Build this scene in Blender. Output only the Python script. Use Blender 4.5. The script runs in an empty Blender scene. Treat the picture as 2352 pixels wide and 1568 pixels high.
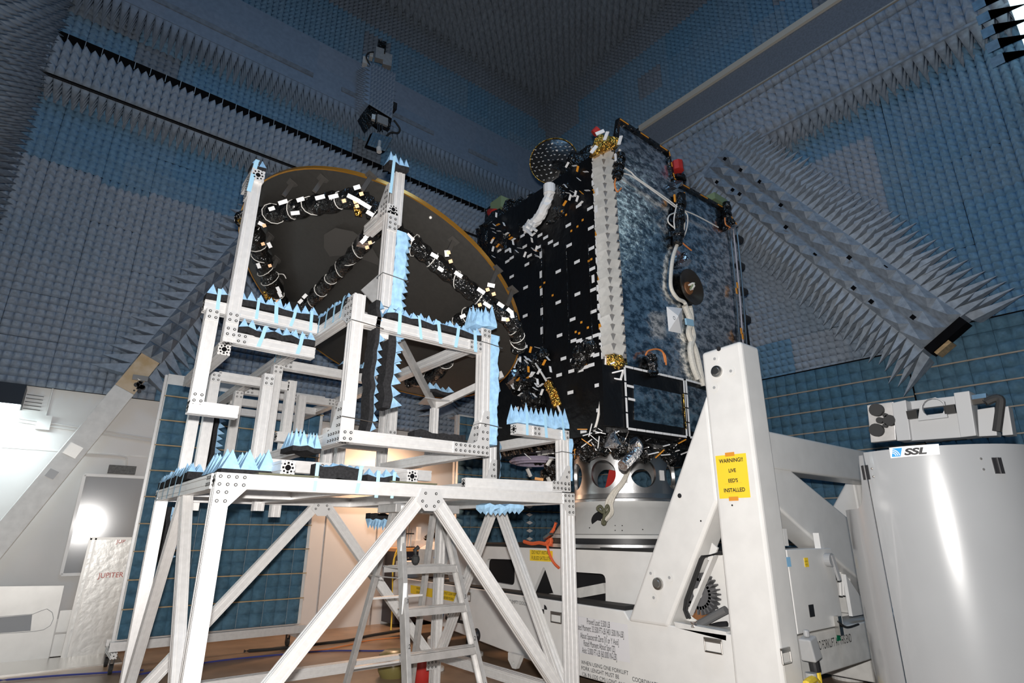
import bpy, math, random
import numpy as np
from mathutils import Vector, Matrix
random.seed(7)
SC = bpy.context.scene
COL = SC.collection
PI = math.pi
# ---------------------------------------------------------------- camera model (frame 2352 x 1568)
FPX, CH = 1310.0, 1.45
_th, _ro, _ya = math.radians(18.425), math.radians(0.25), math.radians(51.41)
FW = Vector((math.cos(_th)*math.cos(_ya), math.cos(_th)*math.sin(_ya), math.sin(_th)))
_r0 = Vector((math.sin(_ya), -math.cos(_ya), 0)); _u0 = _r0.cross(FW)
RT = _r0*math.cos(_ro)+_u0*math.sin(_ro); UP = RT.cross(FW)
EYE = Vector((0, 0, CH))
def ray(x, y): return FW*FPX+RT*(x-1176)-UP*(y-784)
def P(x, y, X=None, Y=None, Z=None, n=None, o=None, D=None):
    """world point seen at photo pixel (x, y) on a known plane of the room"""
    d = ray(x, y)
    if X is not None: t = X/d.x
    elif Y is not None: t = Y/d.y
    elif Z is not None: t = (Z-CH)/d.z
    elif D is not None: t = D/FPX
    else: t = (Vector(o)-EYE).dot(n)/d.dot(n)
    return EYE+d*t
cam = bpy.data.cameras.new('camera'); cam.sensor_width = 36; cam.lens = FPX/2352*36
cam.clip_start = .02; cam.clip_end = 200
co = bpy.data.objects.new('camera', cam); COL.objects.link(co)
M = Matrix((RT, UP, -FW)).transposed().to_4x4(); M.translation = EYE; co.matrix_world = M
SC.camera = co
# ---------------------------------------------------------------- materials
def _mat(name):
    m = bpy.data.materials.new(name); m.use_nodes = True
    return m, m.node_tree.nodes, m.node_tree.links, m.node_tree.nodes['Principled BSDF']
def srgb(r, g, b):
    f = lambda c: (c/255/12.92) if c/255 <= .04045 else ((c/255+.055)/1.055)**2.4
    return (f(r), f(g), f(b), 1)
def mix(a, b, t): return tuple(a[i]*(1-t)+b[i]*t for i in range(3))+(1,)
def mat(name, col, rough=.5, metal=0, noise=0, nscale=8, bump=0, bscale=40, coat=0, spec=.5, emit=0, detail=4, col2=None, stretch=None, bdist=.02):
    m, N, L, b = _mat(name)
    b.inputs['Base Color'].default_value = col; b.inputs['Roughness'].default_value = rough
    b.inputs['Metallic'].default_value = metal; b.inputs['Coat Weight'].default_value = coat
    b.inputs['Coat Roughness'].default_value = .08; b.inputs['Specular IOR Level'].default_value = spec
    if emit: b.inputs['Emission Color'].default_value = col; b.inputs['Emission Strength'].default_value = emit
    if noise or bump:
        tc = N.new('ShaderNodeTexCoord'); src = tc.outputs['Object']
        if stretch:
            mp = N.new('ShaderNodeMapping'); mp.inputs['Scale'].default_value = stretch; L.new(src, mp.inputs['Vector']); src = mp.outputs['Vector']
    if noise:
        n = N.new('ShaderNodeTexNoise'); n.inputs['Scale'].default_value = nscale; n.inputs['Detail'].default_value = detail
        L.new(src, n.inputs['Vector'])
        r = N.new('ShaderNodeMapRange'); r.inputs['From Min'].default_value = .35; r.inputs['From Max'].default_value = .65
        L.new(n.outputs['Fac'], r.inputs['Value'])
        x = N.new('ShaderNodeMix'); x.data_type = 'RGBA'
        x.inputs[6].default_value = col; x.inputs[7].default_value = col2 if col2 else tuple(c*(1-noise) for c in col[:3])+(1,)
        L.new(r.outputs[0], x.inputs[0]); L.new(x.outputs[2], b.inputs['Base Color'])
    if bump:
        n = N.new('ShaderNodeTexNoise'); n.inputs['Scale'].default_value = bscale; n.inputs['Detail'].default_value = 3
        L.new(src, n.inputs['Vector'])
        bp = N.new('ShaderNodeBump'); bp.inputs['Strength'].default_value = bump; bp.inputs['Distance'].default_value = bdist
        L.new(n.outputs['Fac'], bp.inputs['Height']); L.new(bp.outputs[0], b.inputs['Normal'])
    return m
def foam(name, ca, cb, mask=(1, 1, 1), cell=.61, fine=.25):
    """carbon-loaded absorber foam: every 2 ft block has aged to its own tint"""
    m, N, L, b = _mat(name)
    b.inputs['Roughness'].default_value = 1; b.inputs['Specular IOR Level'].default_value = .1
    tc = N.new('ShaderNodeTexCoord'); v1 = N.new('ShaderNodeVectorMath'); v1.operation = 'MULTIPLY'; v1.inputs[1].default_value = mask
    L.new(tc.outputs['Object'], v1.inputs[0])
    v2 = N.new('ShaderNodeVectorMath'); v2.operation = 'SNAP'; v2.inputs[1].default_value = (cell, cell, cell); L.new(v1.outputs[0], v2.inputs[0])
    w = N.new('ShaderNodeTexWhiteNoise'); L.new(v2.outputs[0], w.inputs['Vector'])
    n = N.new('ShaderNodeTexNoise'); n.inputs['Scale'].default_value = .55; n.inputs['Detail'].default_value = 2; L.new(v2.outputs[0], n.inputs['Vector'])
    a = N.new('ShaderNodeMath'); a.operation = 'MULTIPLY_ADD'; a.inputs[1].default_value = .55; L.new(w.outputs['Value'], a.inputs[0])
    r = N.new('ShaderNodeMapRange'); r.inputs['From Min'].default_value = .4; r.inputs['From Max'].default_value = .6; r.inputs['To Max'].default_value = .5
    L.new(n.outputs['Fac'], r.inputs['Value']); L.new(r.outputs[0], a.inputs[2])
    x = N.new('ShaderNodeMix'); x.data_type = 'RGBA'; x.inputs[6].default_value = ca; x.inputs[7].default_value = cb
    L.new(a.outputs[0], x.inputs[0])
    n2 = N.new('ShaderNodeTexNoise'); n2.inputs['Scale'].default_value = 14; n2.inputs['Detail'].default_value = 5; L.new(tc.outputs['Object'], n2.inputs['Vector'])
    r2 = N.new('ShaderNodeMapRange'); r2.inputs['From Min'].default_value = .3; r2.inputs['From Max'].default_value = .7; r2.inputs['To Min'].default_value = 1-fine; r2.inputs['To Max'].default_value = 1+fine*.4
    L.new(n2.outputs['Fac'], r2.inputs['Value'])
    y = N.new('ShaderNodeVectorMath'); y.operation = 'SCALE'; L.new(x.outputs[2], y.inputs[0]); L.new(r2.outputs[0], y.inputs['Scale'])
    L.new(y.outputs[0], b.inputs['Base Color'])
    return m
def mirror_mat(name):
    """optical solar reflector tiles: every small tile tilts the reflection a little"""
    m, N, L, b = _mat(name)
    b.inputs['Metallic'].default_value = 1; b.inputs['Roughness'].default_value = .13
    tc = N.new('ShaderNodeTexCoord'); mp = N.new('ShaderNodeMapping'); mp.inputs['Scale'].default_value = (.8, 1, 1.35); L.new(tc.outputs['Object'], mp.inputs['Vector'])
    n = N.new('ShaderNodeTexNoise'); n.inputs['Scale'].default_value = 9; n.inputs['Detail'].default_value = 6; n.inputs['Roughness'].default_value = .62; L.new(mp.outputs[0], n.inputs['Vector'])
    v = N.new('ShaderNodeTexVoronoi'); v.inputs['Scale'].default_value = 24; L.new(mp.outputs[0], v.inputs['Vector'])
    bp = N.new('ShaderNodeBump'); bp.inputs['Strength'].default_value = .16; bp.inputs['Distance'].default_value = .05
    L.new(n.outputs['Fac'], bp.inputs['Height'])
    vm = N.new('ShaderNodeVectorMath'); vm.operation = 'MULTIPLY_ADD'; vm.inputs[1].default_value = (.07, .0, .07); vm.inputs[2].default_value = (-.035, 0, -.035); L.new(v.outputs['Color'], vm.inputs[0])
    va = N.new('ShaderNodeVectorMath'); va.operation = 'ADD'; L.new(bp.outputs[0], va.inputs[0]); L.new(vm.outputs[0], va.inputs[1])
    vn = N.new('ShaderNodeVectorMath'); vn.operation = 'NORMALIZE'; L.new(va.outputs[0], vn.inputs[0]); L.new(vn.outputs[0], b.inputs['Normal'])
    n3 = N.new('ShaderNodeTexNoise'); n3.inputs['Scale'].default_value = 9; n3.inputs['Detail'].default_value = 8; n3.inputs['Roughness'].default_value = .72; L.new(mp.outputs[0], n3.inputs['Vector'])
    r3 = N.new('ShaderNodeMapRange'); r3.inputs['From Min'].default_value = .43; r3.inputs['From Max'].default_value = .57; L.new(n3.outputs['Fac'], r3.inputs['Value'])
    c = N.new('ShaderNodeMix'); c.data_type = 'RGBA'; c.inputs[6].default_value = (.20, .24, .28, 1); c.inputs[7].default_value = (1, 1, 1, 1)  # pale and dark blotches painted in as the mottled reflection
    L.new(r3.outputs[0], c.inputs[0]); L.new(c.outputs[2], b.inputs['Base Color'])
    return m
GREY_A, GREY_B = (.245, .31, .39, 1), (.30, .345, .41, 1)
BLUE_A, BLUE_B = (.115, .255, .40, 1), (.175, .28, .385, 1)
TEAL_A, TEAL_B = (.075, .165, .24, 1), (.10, .19, .265, 1)
MT = dict(
    foam_l=foam('foam grey Y', GREY_A, GREY_B, (1, 0, 1)), foam_lb=foam('foam blue Y', BLUE_A, BLUE_B, (1, 0, 1)),
    foam_r=foam('foam grey X', GREY_A, GREY_B, (0, 1, 1)), foam_rb=foam('foam blue X', BLUE_A, BLUE_B, (0, 1, 1)),
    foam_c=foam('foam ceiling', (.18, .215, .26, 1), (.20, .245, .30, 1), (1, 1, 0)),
    foam_t=foam('foam teal', TEAL_A, TEAL_B, (1, 1, 1), .305), foam_g=foam('foam plain grey', (.37, .415, .47, 1), (.32, .37, .43, 1)),
    foam_s=foam('foam smooth ledge', (.185, .265, .37, 1), (.225, .285, .375, 1), (1, 0, 1), 1.22, .12),
    foam_new=mat('foam sky blue', (.36, .60, .84, 1), 1, noise=.25, nscale=25, spec=.1),
    foam_cut=mat('foam charcoal cut face', (.028, .028, .03, 1), 1, noise=.4, nscale=60, spec=.1),
    gap=mat('dark gap', (.006, .006, .007, 1), 1, spec=.05),
    alu=mat('anodised aluminium extrusion', (.74, .73, .72, 1), .38, .35, noise=.08, nscale=30),
    alu_dull=mat('dull aluminium', (.55, .54, .53, 1), .45, .6, noise=.15, nscale=20),
    alu_br=mat('machined aluminium', (.80, .80, .80, 1), .33, 1, bump=.08, bscale=60, stretch=(1, 1, 6)),
    plate=mat('joining plate', (.66, .655, .65, 1), .42, .4),
    bolt=mat('dark bolt', (.035, .034, .033, 1), .4, .6),
    steel=mat('steel', (.45, .44, .42, 1), .3, 1),
    chrome=mat('bright foil', (.9, .9, .92, 1), .12, 1, bump=.7, bscale=25),
    white=mat('white enamel paint', (.80, .79, .765, 1), .38, noise=.06, nscale=6, coat=.15),
    white_d=mat('white paint with grime', (.76, .75, .72, 1), .45, noise=.14, nscale=9),
    greyp=mat('grey enamel paint', (.315, .325, .335, 1), .28, coat=.5, noise=.04, nscale=3),
    greyd=mat('grey painted steel', (.37, .375, .38, 1), .4, coat=.2),
    dark=mat('black steel', (.018, .018, .02, 1), .45), rubber=mat('black rubber', (.02, .02, .02, 1), .75),
    mli=mat('black thermal blanket', (.0035, .0035, .004, 1), .38, bump=.35, bscale=6, bdist=.05, spec=.4),
    mlic=mat('crinkled black film', (.006, .006, .006, 1), .18, bump=1, bscale=14, bdist=.08, spec=.7),
    gold=mat('gold thermal film', (.85, .47, .09, 1), .2, 1, bump=1, bscale=22, bdist=.08),
    amber=mat('amber tape', (.75, .30, .03, 1), .4), tape=mat('white tape', (.80, .80, .80, 1), .6),
    btape=mat('blue masking tape', (.33, .56, .72, 1), .55),
    back=mat('dish back laminate', (.030, .028, .025, 1), .55, noise=.18, nscale=30), backp=mat('dish back patch', (.05, .046, .042, 1), .6),
    osr=mirror_mat('mirror tiles'), wire=mat('white wire', (.72, .70, .66, 1), .6), cream=mat('cream cable sleeve', (.72, .68, .60, 1), .7, noise=.15, nscale=60),
    owire=mat('orange wire', (.65, .22, .06, 1), .5), red=mat('red', (.42, .03, .025, 1), .4), orange=mat('orange webbing', (.75, .13, .04, 1), .7),
    yellow=mat('yellow paper', (.95, .66, .03, 1), .7), olive=mat('olive pad', (.10, .10, .06, 1), .7), green=mat('green cover', (.20, .27, .15, 1), .6),
    ink=mat('black ink', (.012, .012, .014, 1), .6), inkb=mat('blue ink', (.03, .30, .66, 1), .5), redink=mat('red ink', (.65, .12, .09, 1), .6),
    paper=mat('paper', (.85, .85, .85, 1), .8), wood=mat('tan wood', (.55, .38, .20, 1), .6, noise=.35, nscale=10, stretch=(1, 1, 6)),
    bench=mat('orange wood top', (.62, .30, .10, 1), .4), brown=mat('rusty brown', (.22, .09, .03, 1), .6),
    wallw=mat('white painted wall', (.70, .685, .66, 1), .55, noise=.05, nscale=2), board=mat('whiteboard', (.36, .365, .37, 1), .115, spec=.6),
    foil=mat('foil wrapped sheet', (.66, .655, .63, 1), .3, .45, bump=.12, bscale=12), plate_s=mat('bare aluminium sheet', (.70, .69, .66, 1), .38, .35, noise=.1, nscale=4),
    floorm=mat('worn tan floor', (.36, .25, .17, 1), .35, noise=.35, nscale=2.5, detail=8),
    bluec=mat('blue cable', (.05, .06, .25, 1), .5), yel=mat('yellow cable', (.85, .6, .05, 1), .5), lblue=mat('blue sticker', (.28, .55, .80, 1), .5),
    lamp=mat('fluorescent tube', (.80, .97, 1, 1), emit=14), jar=mat('murky jar', (.20, .17, .06, 1), .3), tool=mat('navy drawer', (.02, .02, .03, 1), .4),
)
# ---------------------------------------------------------------- objects
WLOC = {}
def link(o, parent=None, loc=(0, 0, 0)):
    COL.objects.link(o)
    loc = Vector(loc); base = WLOC[parent.name] if parent else Vector((0, 0, 0))
    if parent: o.parent = parent
    o.location = loc-base; WLOC[o.name] = loc
    return o
def tag(o, label=None, cat=None, group=None, kind=None):
    if label: o['label'] = label
    if cat: o['category'] = cat
    if group: o['group'] = group
    if kind: o['kind'] = kind
    return o
def thing(name, label, cat, loc=(0, 0, 0), group=None):
    return tag(link(bpy.data.objects.new(name, None), None, loc), label, cat, group)
def basis(d, up=(0, 0, 1)):
    d = Vector(d).normalized(); up = Vector(up)
    if abs(d.dot(up.normalized())) > .999: up = Vector((0, 1, 0)) if abs(d.z) > .5 else Vector((0, 0, 1))
    s = d.cross(up).normalized(); return s, s.cross(d), d
class MB:
    def __init__(s): s.v = []; s.f = []; s.m = []
    def add(s, vs, fs, m=0):
        o = len(s.v); s.v += [tuple(p) for p in vs]; s.f += [tuple(i+o for i in f) for f in fs]; s.m += [m]*len(fs); return s
    def box(s, lo, hi, m=0):
        a, b = lo, hi
        return s.add([(x, y, z) for x in (a[0], b[0]) for y in (a[1], b[1]) for z in (a[2], b[2])],
                     [(0, 1, 3, 2), (4, 6, 7, 5), (0, 4, 5, 1), (2, 3, 7, 6), (0, 2, 6, 4), (1, 5, 7, 3)], m)
    def obox(s, p0, p1, w, h, up=(0, 0, 1), m=0, w1=None, h1=None):
        p0, p1 = Vector(p0), Vector(p1); a, b, d = basis(p1-p0, up); vs = []
        for p, W, H in ((p0, w, h), (p1, w1 or w, h1 or h)):
            for i, j in ((-1, -1), (1, -1), (1, 1), (-1, 1)): vs.append(p+a*(i*W/2)+b*(j*H/2))
        return s.add(vs, [(3, 2, 1, 0), (4, 5, 6, 7), (0, 1, 5, 4), (1, 2, 6, 5), (2, 3, 7, 6), (3, 0, 4, 7)], m)
    def cyl(s, p0, p1, r, n=16, r1=None, m=0, caps=True):
        p0, p1 = Vector(p0), Vector(p1); a, b, d = basis(p1-p0); r1 = r if r1 is None else r1; vs = []
        for p, R in ((p0, r), (p1, r1)): vs += [p+a*(R*math.cos(2*PI*k/n))+b*(R*math.sin(2*PI*k/n)) for k in range(n)]
        fs = [(k, (k+1) % n, n+(k+1) % n, n+k) for k in range(n)]
        if caps: fs += [tuple(range(n-1, -1, -1)), tuple(range(n, 2*n))]
        return s.add(vs, fs, m)
    def tube(s, pts, r, n=8, m=0, sub=0, rs=None):
        pts = [Vector(p) for p in pts]
        if sub: pts, rs = spline(pts, sub), None
        vs = []; fs = []; up = Vector((0, 0, 1)); prev = None
        for i, p in enumerate(pts):
            d = (pts[min(i+1, len(pts)-1)]-pts[max(i-1, 0)])
            if d.length < 1e-6: d = Vector((0, 0, 1))
            d.normalize()
            if prev is None: a, b, _ = basis(d)
            else:
                a = prev-d*prev.dot(d); a = a.normalized() if a.length > 1e-6 else basis(d)[0]; b = d.cross(a)
            prev = a; R = rs[i] if rs else r
            vs += [p+a*(R*math.cos(2*PI*k/n))+b*(R*math.sin(2*PI*k/n)) for k in range(n)]
        for i in range(len(pts)-1): fs += [(i*n+k, i*n+(k+1) % n, (i+1)*n+(k+1) % n, (i+1)*n+k) for k in range(n)]
        fs += [tuple(range(n-1, -1, -1)), tuple(range((len(pts)-1)*n, len(pts)*n))]
        return s.add(vs, fs, m)
    def prism(s, poly, o, u, v, w, m=0, holes=()):
        """extrude a 2-D outline (u, v) along w; holes bridge into the outline"""
        o, u, v, w = Vector(o), Vector(u), Vector(v), Vector(w)
        if holes:
            from mathutils.geometry import tessellate_polygon
            loops = [poly]+[list(h) for h in holes]; flat = [q for l in loops for q in l]
            tri = tessellate_polygon([[Vector((q[0], q[1], 0)) for q in l] for l in loops]); n = len(flat)
            vs = [o+u*q[0]+v*q[1] for q in flat]; vs += [p+w for p in vs]
            fs = [tuple(t) for t in tri]+[tuple(i+n for i in reversed(t)) for t in tri]; k = 0
            for l in loops:
                c = len(l); fs += [(k+i, k+(i+1) % c, n+k+(i+1) % c, n+k+i) for i in range(c)]; k += c
            return s.add(vs, fs, m)
        n = len(poly); vs = [o+u*q[0]+v*q[1] for q in poly]; vs += [p+w for p in vs]
        return s.add(vs, [tuple(range(n-1, -1, -1)), tuple(range(n, 2*n))]+[(i, (i+1) % n, n+(i+1) % n, n+i) for i in range(n)], m)
    def lathe(s, prof, o, ax=(0, 0, 1), n=48, m=0, a0=0, a1=2*PI):
        o = Vector(o); a, b, d = basis(ax); full = abs(a1-a0-2*PI) < 1e-6; c = n if full else n+1; vs = []
        for k in range(c):
            t = a0+(a1-a0)*k/n; e = a*math.cos(t)+b*math.sin(t); vs += [o+e*r+d*z for r, z in prof]
        q = len(prof); fs = []
        for k in range(n):
            j = (k+1) % c
            fs += [(k*q+i, j*q+i, j*q+i+1, k*q+i+1) for i in range(q-1)]
        return s.add(vs, fs, m)
    def sphere(s, c, r, n=10, m=0, sq=(1, 1, 1)):
        c = Vector(c); vs = []; fs = []
        for i in range(n//2+1):
            t = PI*i/(n//2)
            vs += [c+Vector((r*sq[0]*math.sin(t)*math.cos(2*PI*k/n), r*sq[1]*math.sin(t)*math.sin(2*PI*k/n), r*sq[2]*math.cos(t))) for k in range(n)]
        for i in range(n//2): fs += [(i*n+k, i*n+(k+1) % n, (i+1)*n+(k+1) % n, (i+1)*n+k) for k in range(n)]
        return s.add(vs, fs, m)
    def pyr(s, o, u, v, n, h, m=0, jit=0):
        """one pyramid on the cell o, o+u, o+u+v, o+v with its tip along n"""
        o, u, v, n = Vector(o), Vector(u), Vector(v), Vector(n); t = o+(u+v)/2+n*h
        if jit: t += u*random.uniform(-jit, jit)+v*random.uniform(-jit, jit)+n*h*random.uniform(-jit, jit)
        return s.add([o, o+u, o+u+v, o+v, t], [(0, 1, 4), (1, 2, 4), (2, 3, 4), (3, 0, 4)], m)
    def mesh(s, name, mats, base=(0, 0, 0), smooth=False):
        me = bpy.data.meshes.new(name); b = Vector(base)
        me.from_pydata([Vector(p)-b for p in s.v], [], s.f)
        for k in (mats if isinstance(mats, (list, tuple)) else [mats]): me.materials.append(MT[k] if isinstance(k, str) else k)
        me.polygons.foreach_set('material_index', s.m)
        if smooth: me.polygons.foreach_set('use_smooth', [True]*len(s.f))
        me.update(); return me
    def build(s, name, mats, parent=None, smooth=False, bevel=0, loc=None, fix=True):
        base = Vector(loc) if loc is not None else (WLOC[parent.name] if parent else Vector((0, 0, 0)))
        me = s.mesh(name, mats, base, smooth)
        if fix:
            import bmesh
            bm = bmesh.new(); bm.from_mesh(me); bmesh.ops.recalc_face_normals(bm, faces=bm.faces); bm.to_mesh(me); bm.free()
        o = link(bpy.data.objects.new(name, me), parent, base)
        if bevel:
            d = o.modifiers.new('edge', 'BEVEL'); d.width = bevel; d.segments = 3; d.limit_method = 'ANGLE'; d.angle_limit = math.radians(40); d.harden_normals = False
        if smooth:
            try: me.set_sharp_from_angle(angle=math.radians(35))
            except Exception: pass
        return o
def spline(pts, sub):
    pts = [Vector(p) for p in pts]; out = []; n = len(pts)
    for i in range(n-1):
        a, b, c, d = pts[max(i-1, 0)], pts[i], pts[i+1], pts[min(i+2, n-1)]
        for k in range(sub):
            t = k/sub; out.append(.5*((2*b)+(c-a)*t+(2*a-5*b+4*c-d)*t*t+(3*b-a-3*c+d)*t**3))
    return out+[pts[-1]]
def dup(o, loc, label=None, parent=None):
    """copy a thing with its parts and sub-parts (translation only)"""
    c = o.copy(); COL.objects.link(c); c.parent = parent
    if parent is None: c.location = Vector(loc); WLOC[c.name] = Vector(loc)
    if label: c['label'] = label
    for ch in list(o.children): dup(ch, None, None, c)
    return c
def share(o, name, parent, loc):
    """another part that shares its mesh with an earlier one"""
    return link(bpy.data.objects.new(name, o.data), parent, loc)
def text(s, size, mt, parent, o, u, v, name='lettering', align='CENTER', sx=1, shear=0, bold=0, space=1, lines=1):
    """lettering as flat mesh in the plane (u, v) with its anchor at o"""
    cu = bpy.data.curves.new('txt', 'FONT'); cu.body = s; cu.size = size; cu.align_x = align; cu.shear = shear; cu.offset = bold; cu.space_character = space; cu.space_line = lines; cu.fill_mode = 'FRONT'
    t = bpy.data.objects.new('txt', cu); COL.objects.link(t)
    dg = bpy.context.evaluated_depsgraph_get(); me = bpy.data.meshes.new_from_object(t.evaluated_get(dg)); me.name = name
    bpy.data.objects.remove(t); bpy.data.curves.remove(cu)
    o, u, v = Vector(o), Vector(u).normalized(), Vector(v).normalized(); base = WLOC[parent.name]
    for q in me.vertices: q.co = o+u*(q.co.x*sx)+v*q.co.y-base
    me.materials.clear(); me.materials.append(MT[mt])
    return link(bpy.data.objects.new(name, me), parent, base)
def pyramids(name, o, u, v, n, nu, nv, pitch, h, mats, zmat=None, kind='structure', panel=6, gap=.004, jit=.03, skip=None, hv=.0, lab=None):
    """a field of absorber pyramids, nu x nv, with hairline gaps between the blocks of panel x panel"""
    o, u, v, n = map(np.array, (o, u, v, n)); rng = np.random.default_rng(len(name)*7+nu)
    i, j = np.meshgrid(np.arange(nu), np.arange(nv), indexing='ij'); i = i.ravel(); j = j.ravel()
    if skip is not None:
        k = ~skip(i, j); i, j = i[k], j[k]
    def sh(a, k):
        b = a//panel; l = (a % panel+k)/panel; return (b+gap/2+l*(1-gap))*panel*pitch
    def pt(a, b, c): return o+np.outer(a, u)+np.outer(b, v)+np.outer(c, n)
    m = len(i); off = rng.random((nu//panel+2, nv//panel+2))*hv; z = off[i//panel, j//panel]
    c = [pt(sh(i, 0), sh(j, 0), z), pt(sh(i, 1), sh(j, 0), z), pt(sh(i, 1), sh(j, 1), z), pt(sh(i, 0), sh(j, 1), z)]
    tip = pt(sh(i, .5)+rng.uniform(-jit, jit, m)*pitch, sh(j, .5)+rng.uniform(-jit, jit, m)*pitch, z+h*(1-rng.random(m)*.05))
    V = np.stack(c+[tip], 1).reshape(-1, 3); b = np.arange(m)*5
    F = np.stack([np.stack([b+p, b+q, b+4], 1) for p, q in ((0, 1), (1, 2), (2, 3), (3, 0))], 1).reshape(-1, 3)
    me = bpy.data.meshes.new(name); me.vertices.add(len(V)); me.vertices.foreach_set('co', V.ravel().astype(np.float32))
    me.loops.add(F.size); me.loops.foreach_set('vertex_index', F.ravel().astype(np.int32)); me.polygons.add(len(F))
    me.polygons.foreach_set('loop_start', np.arange(0, F.size, 3, dtype=np.int32)); me.polygons.foreach_set('loop_total', np.full(len(F), 3, dtype=np.int32))
    for k in mats: me.materials.append(MT[k])
    if zmat is not None: me.polygons.foreach_set('material_index', np.repeat(zmat(i, j, rng), 4).astype(np.int32))
    me.update(); me.validate(); return me
# ================================================================ the chamber
YL, XR, XW, YS, ZC = 9.46, 8.65, -1.5, -3.2, 12.85
def S(o): return tag(o, kind='structure')
floor = S(MB().box((XW-.3, YS-.2, -.1), (XR+.2, YL+.2, 0)).build('floor', 'floorm'))
wl = S(MB().box((XW-.3, YL, 0), (XR+.2, YL+.15, ZC)).build('wall_left', 'wallw'))
wr = S(MB().box((XR, YS, 0), (XR+.15, YL, ZC)).build('wall_right', 'gap'))
ww = S(MB().box((XW-.15, YS, 0), (XW, YL, ZC)).build('wall_west', 'wallw'))
ws = S(MB().box((XW, YS-.15, 0), (XR, YS, ZC)).build('wall_south', 'gap'))
ce = S(MB().box((XW-.3, YS-.2, ZC), (XR+.2, YL+.2, ZC+.1)).build('ceiling', 'gap'))
def field(parent, *a, **k):
    return link(bpy.data.objects.new('absorber_foam', pyramids(*a, **k)), parent)
p = .102
X0 = -1.45
MB().box((XW, YL-.03, 3.2), (XR, YL-.001, ZC)).build('backing', 'gap', wl)
mz = lambda t: (lambda i, j, r: (r.random((60, 60))[i//6 % 60, j//6 % 60] < t).astype(int))
field(wl, 'foam_a', (X0, 9.43, 3.2), (1, 0, 0), (0, 0, 1), (0, -1, 0), 99, 31, p, .17, ['foam_l', 'foam_lb'], mz(.04), hv=.02)
field(wl, 'foam_b', (X0, 9.43, 6.37), (1, 0, 0), (0, 0, 1), (0, -1, 0), 99, 16, p, .11, ['foam_lb', 'foam_l'], mz(.06), hv=.02)
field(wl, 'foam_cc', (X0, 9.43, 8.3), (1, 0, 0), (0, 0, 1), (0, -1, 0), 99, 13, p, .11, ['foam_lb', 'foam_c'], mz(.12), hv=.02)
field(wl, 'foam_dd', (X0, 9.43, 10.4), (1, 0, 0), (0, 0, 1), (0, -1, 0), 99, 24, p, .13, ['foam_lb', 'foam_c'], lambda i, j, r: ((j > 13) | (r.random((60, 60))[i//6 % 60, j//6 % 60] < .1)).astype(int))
# right-hand wall: grey field near the corner, bluer blocks beyond
def zr(i, j, r): return (((i*p > 7.1) | (j*p+3.7 > 7.0)) ^ (r.random((60, 60))[i//6 % 60, j//6 % 60] < .04)).astype(int)
field(wr, 'foam_ra', (8.62, 9.35, 3.7), (0, -1, 0), (0, 0, 1), (-1, 0, 0), 120, 45, p, .17, ['foam_r', 'foam_rb'], zr, hv=.02)
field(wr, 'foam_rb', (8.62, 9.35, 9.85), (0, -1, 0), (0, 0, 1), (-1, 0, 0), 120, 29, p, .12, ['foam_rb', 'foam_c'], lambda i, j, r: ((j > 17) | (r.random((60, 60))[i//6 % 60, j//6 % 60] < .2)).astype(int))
field(wr, 'foam_rt', (8.42, 9.2, 0.1), (0, -1, 0), (0, 0, 1), (-1, 0, 0), 46, 24, .15, .12, ['foam_t'], panel=2, gap=.008, jit=.24)
MB().box((8.43, 2.25, 0.1), (8.649, 9.25, 3.72)).build('backing', 'gap', wr)
field(wr, 'foam_ru', (8.30, 2.3, 0.1), (0, -1, 0), (0, 0, 1), (-1, 0, 0), 36, 25, .15, .12, ['foam_t'], panel=2, gap=.008, jit=.24)
MB().box((8.31, -3.2, 0.1), (8.649, 2.32, 3.87)).build('backing', 'gap', wr)
sm = MB()
for k in range(12): sm.box((8.275, 2.3, .1+.3*k-.008), (8.31, -3.1, .1+.3*k+.008)); sm.box((8.395, 2.3, .1+.3*k-.008), (8.43, 9.2, .1+.3*k+.008))
sm.build('tan_seams', mat('tan seam tape', (.36, .30, .24, 1), .8), wr)
field(ww, 'foam_w', (-1.48, -3.1, 3.2), (0, 1, 0), (0, 0, 1), (1, 0, 0), 62, 47, .2, .44, ['foam_g'], panel=3)
MB().box((XW, -3.2, 3.15), (-1.48, 9.46, ZC)).build('backing', 'gap', ww)
field(ws, 'foam_so', (8.4, -3.18, 0.1), (-1, 0, 0), (0, 0, 1), (0, 1, 0), 48, 62, .2, .25, ['foam_lb'], panel=3)
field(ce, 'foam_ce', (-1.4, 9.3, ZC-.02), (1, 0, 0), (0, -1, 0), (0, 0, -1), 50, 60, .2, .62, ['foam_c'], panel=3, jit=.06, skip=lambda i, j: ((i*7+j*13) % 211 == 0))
# ---- catwalks lined with long absorbers
c1 = S(MB().box((XW, 9.02, 7.47), (XR-.4, 9.45, 8.1)).build('trim_1', 'gap'))
field(c1, 'cat_front', (X0, 9.0, 7.48), (1, 0, 0), (0, 0, 1.36), (0, -1, 0), 91, 4, .105, .22, ['foam_l'], panel=4)
field(c1, 'cat_under', (X0, 9.44, 7.45), (1, 0, 0), (0, -1, 0), (0, 0, -1), 91, 4, .105, .24, ['foam_l'], panel=4)
MB().box((XW, 9.0, 7.44), (8.2, 9.03, 7.46)).build('edge_strip', 'foam_cut', c1)
b = MB().box((XW, 9.2, 7.9), (8.3, 9.24, 8.37)); b.build('dark_rail', 'gap', c1)
b = MB()
for k in range(46): b.box((X0+.21*k-.004, 9.19, 7.92), (X0+.21*k+.004, 9.2, 8.37))
b.build('rail_joint', 'alu_dull', c1)
c2 = S(MB().box((8.22, -3.2, 7.72), (8.645, 8.7, 8.4)).build('trim_2', 'gap'))
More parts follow.
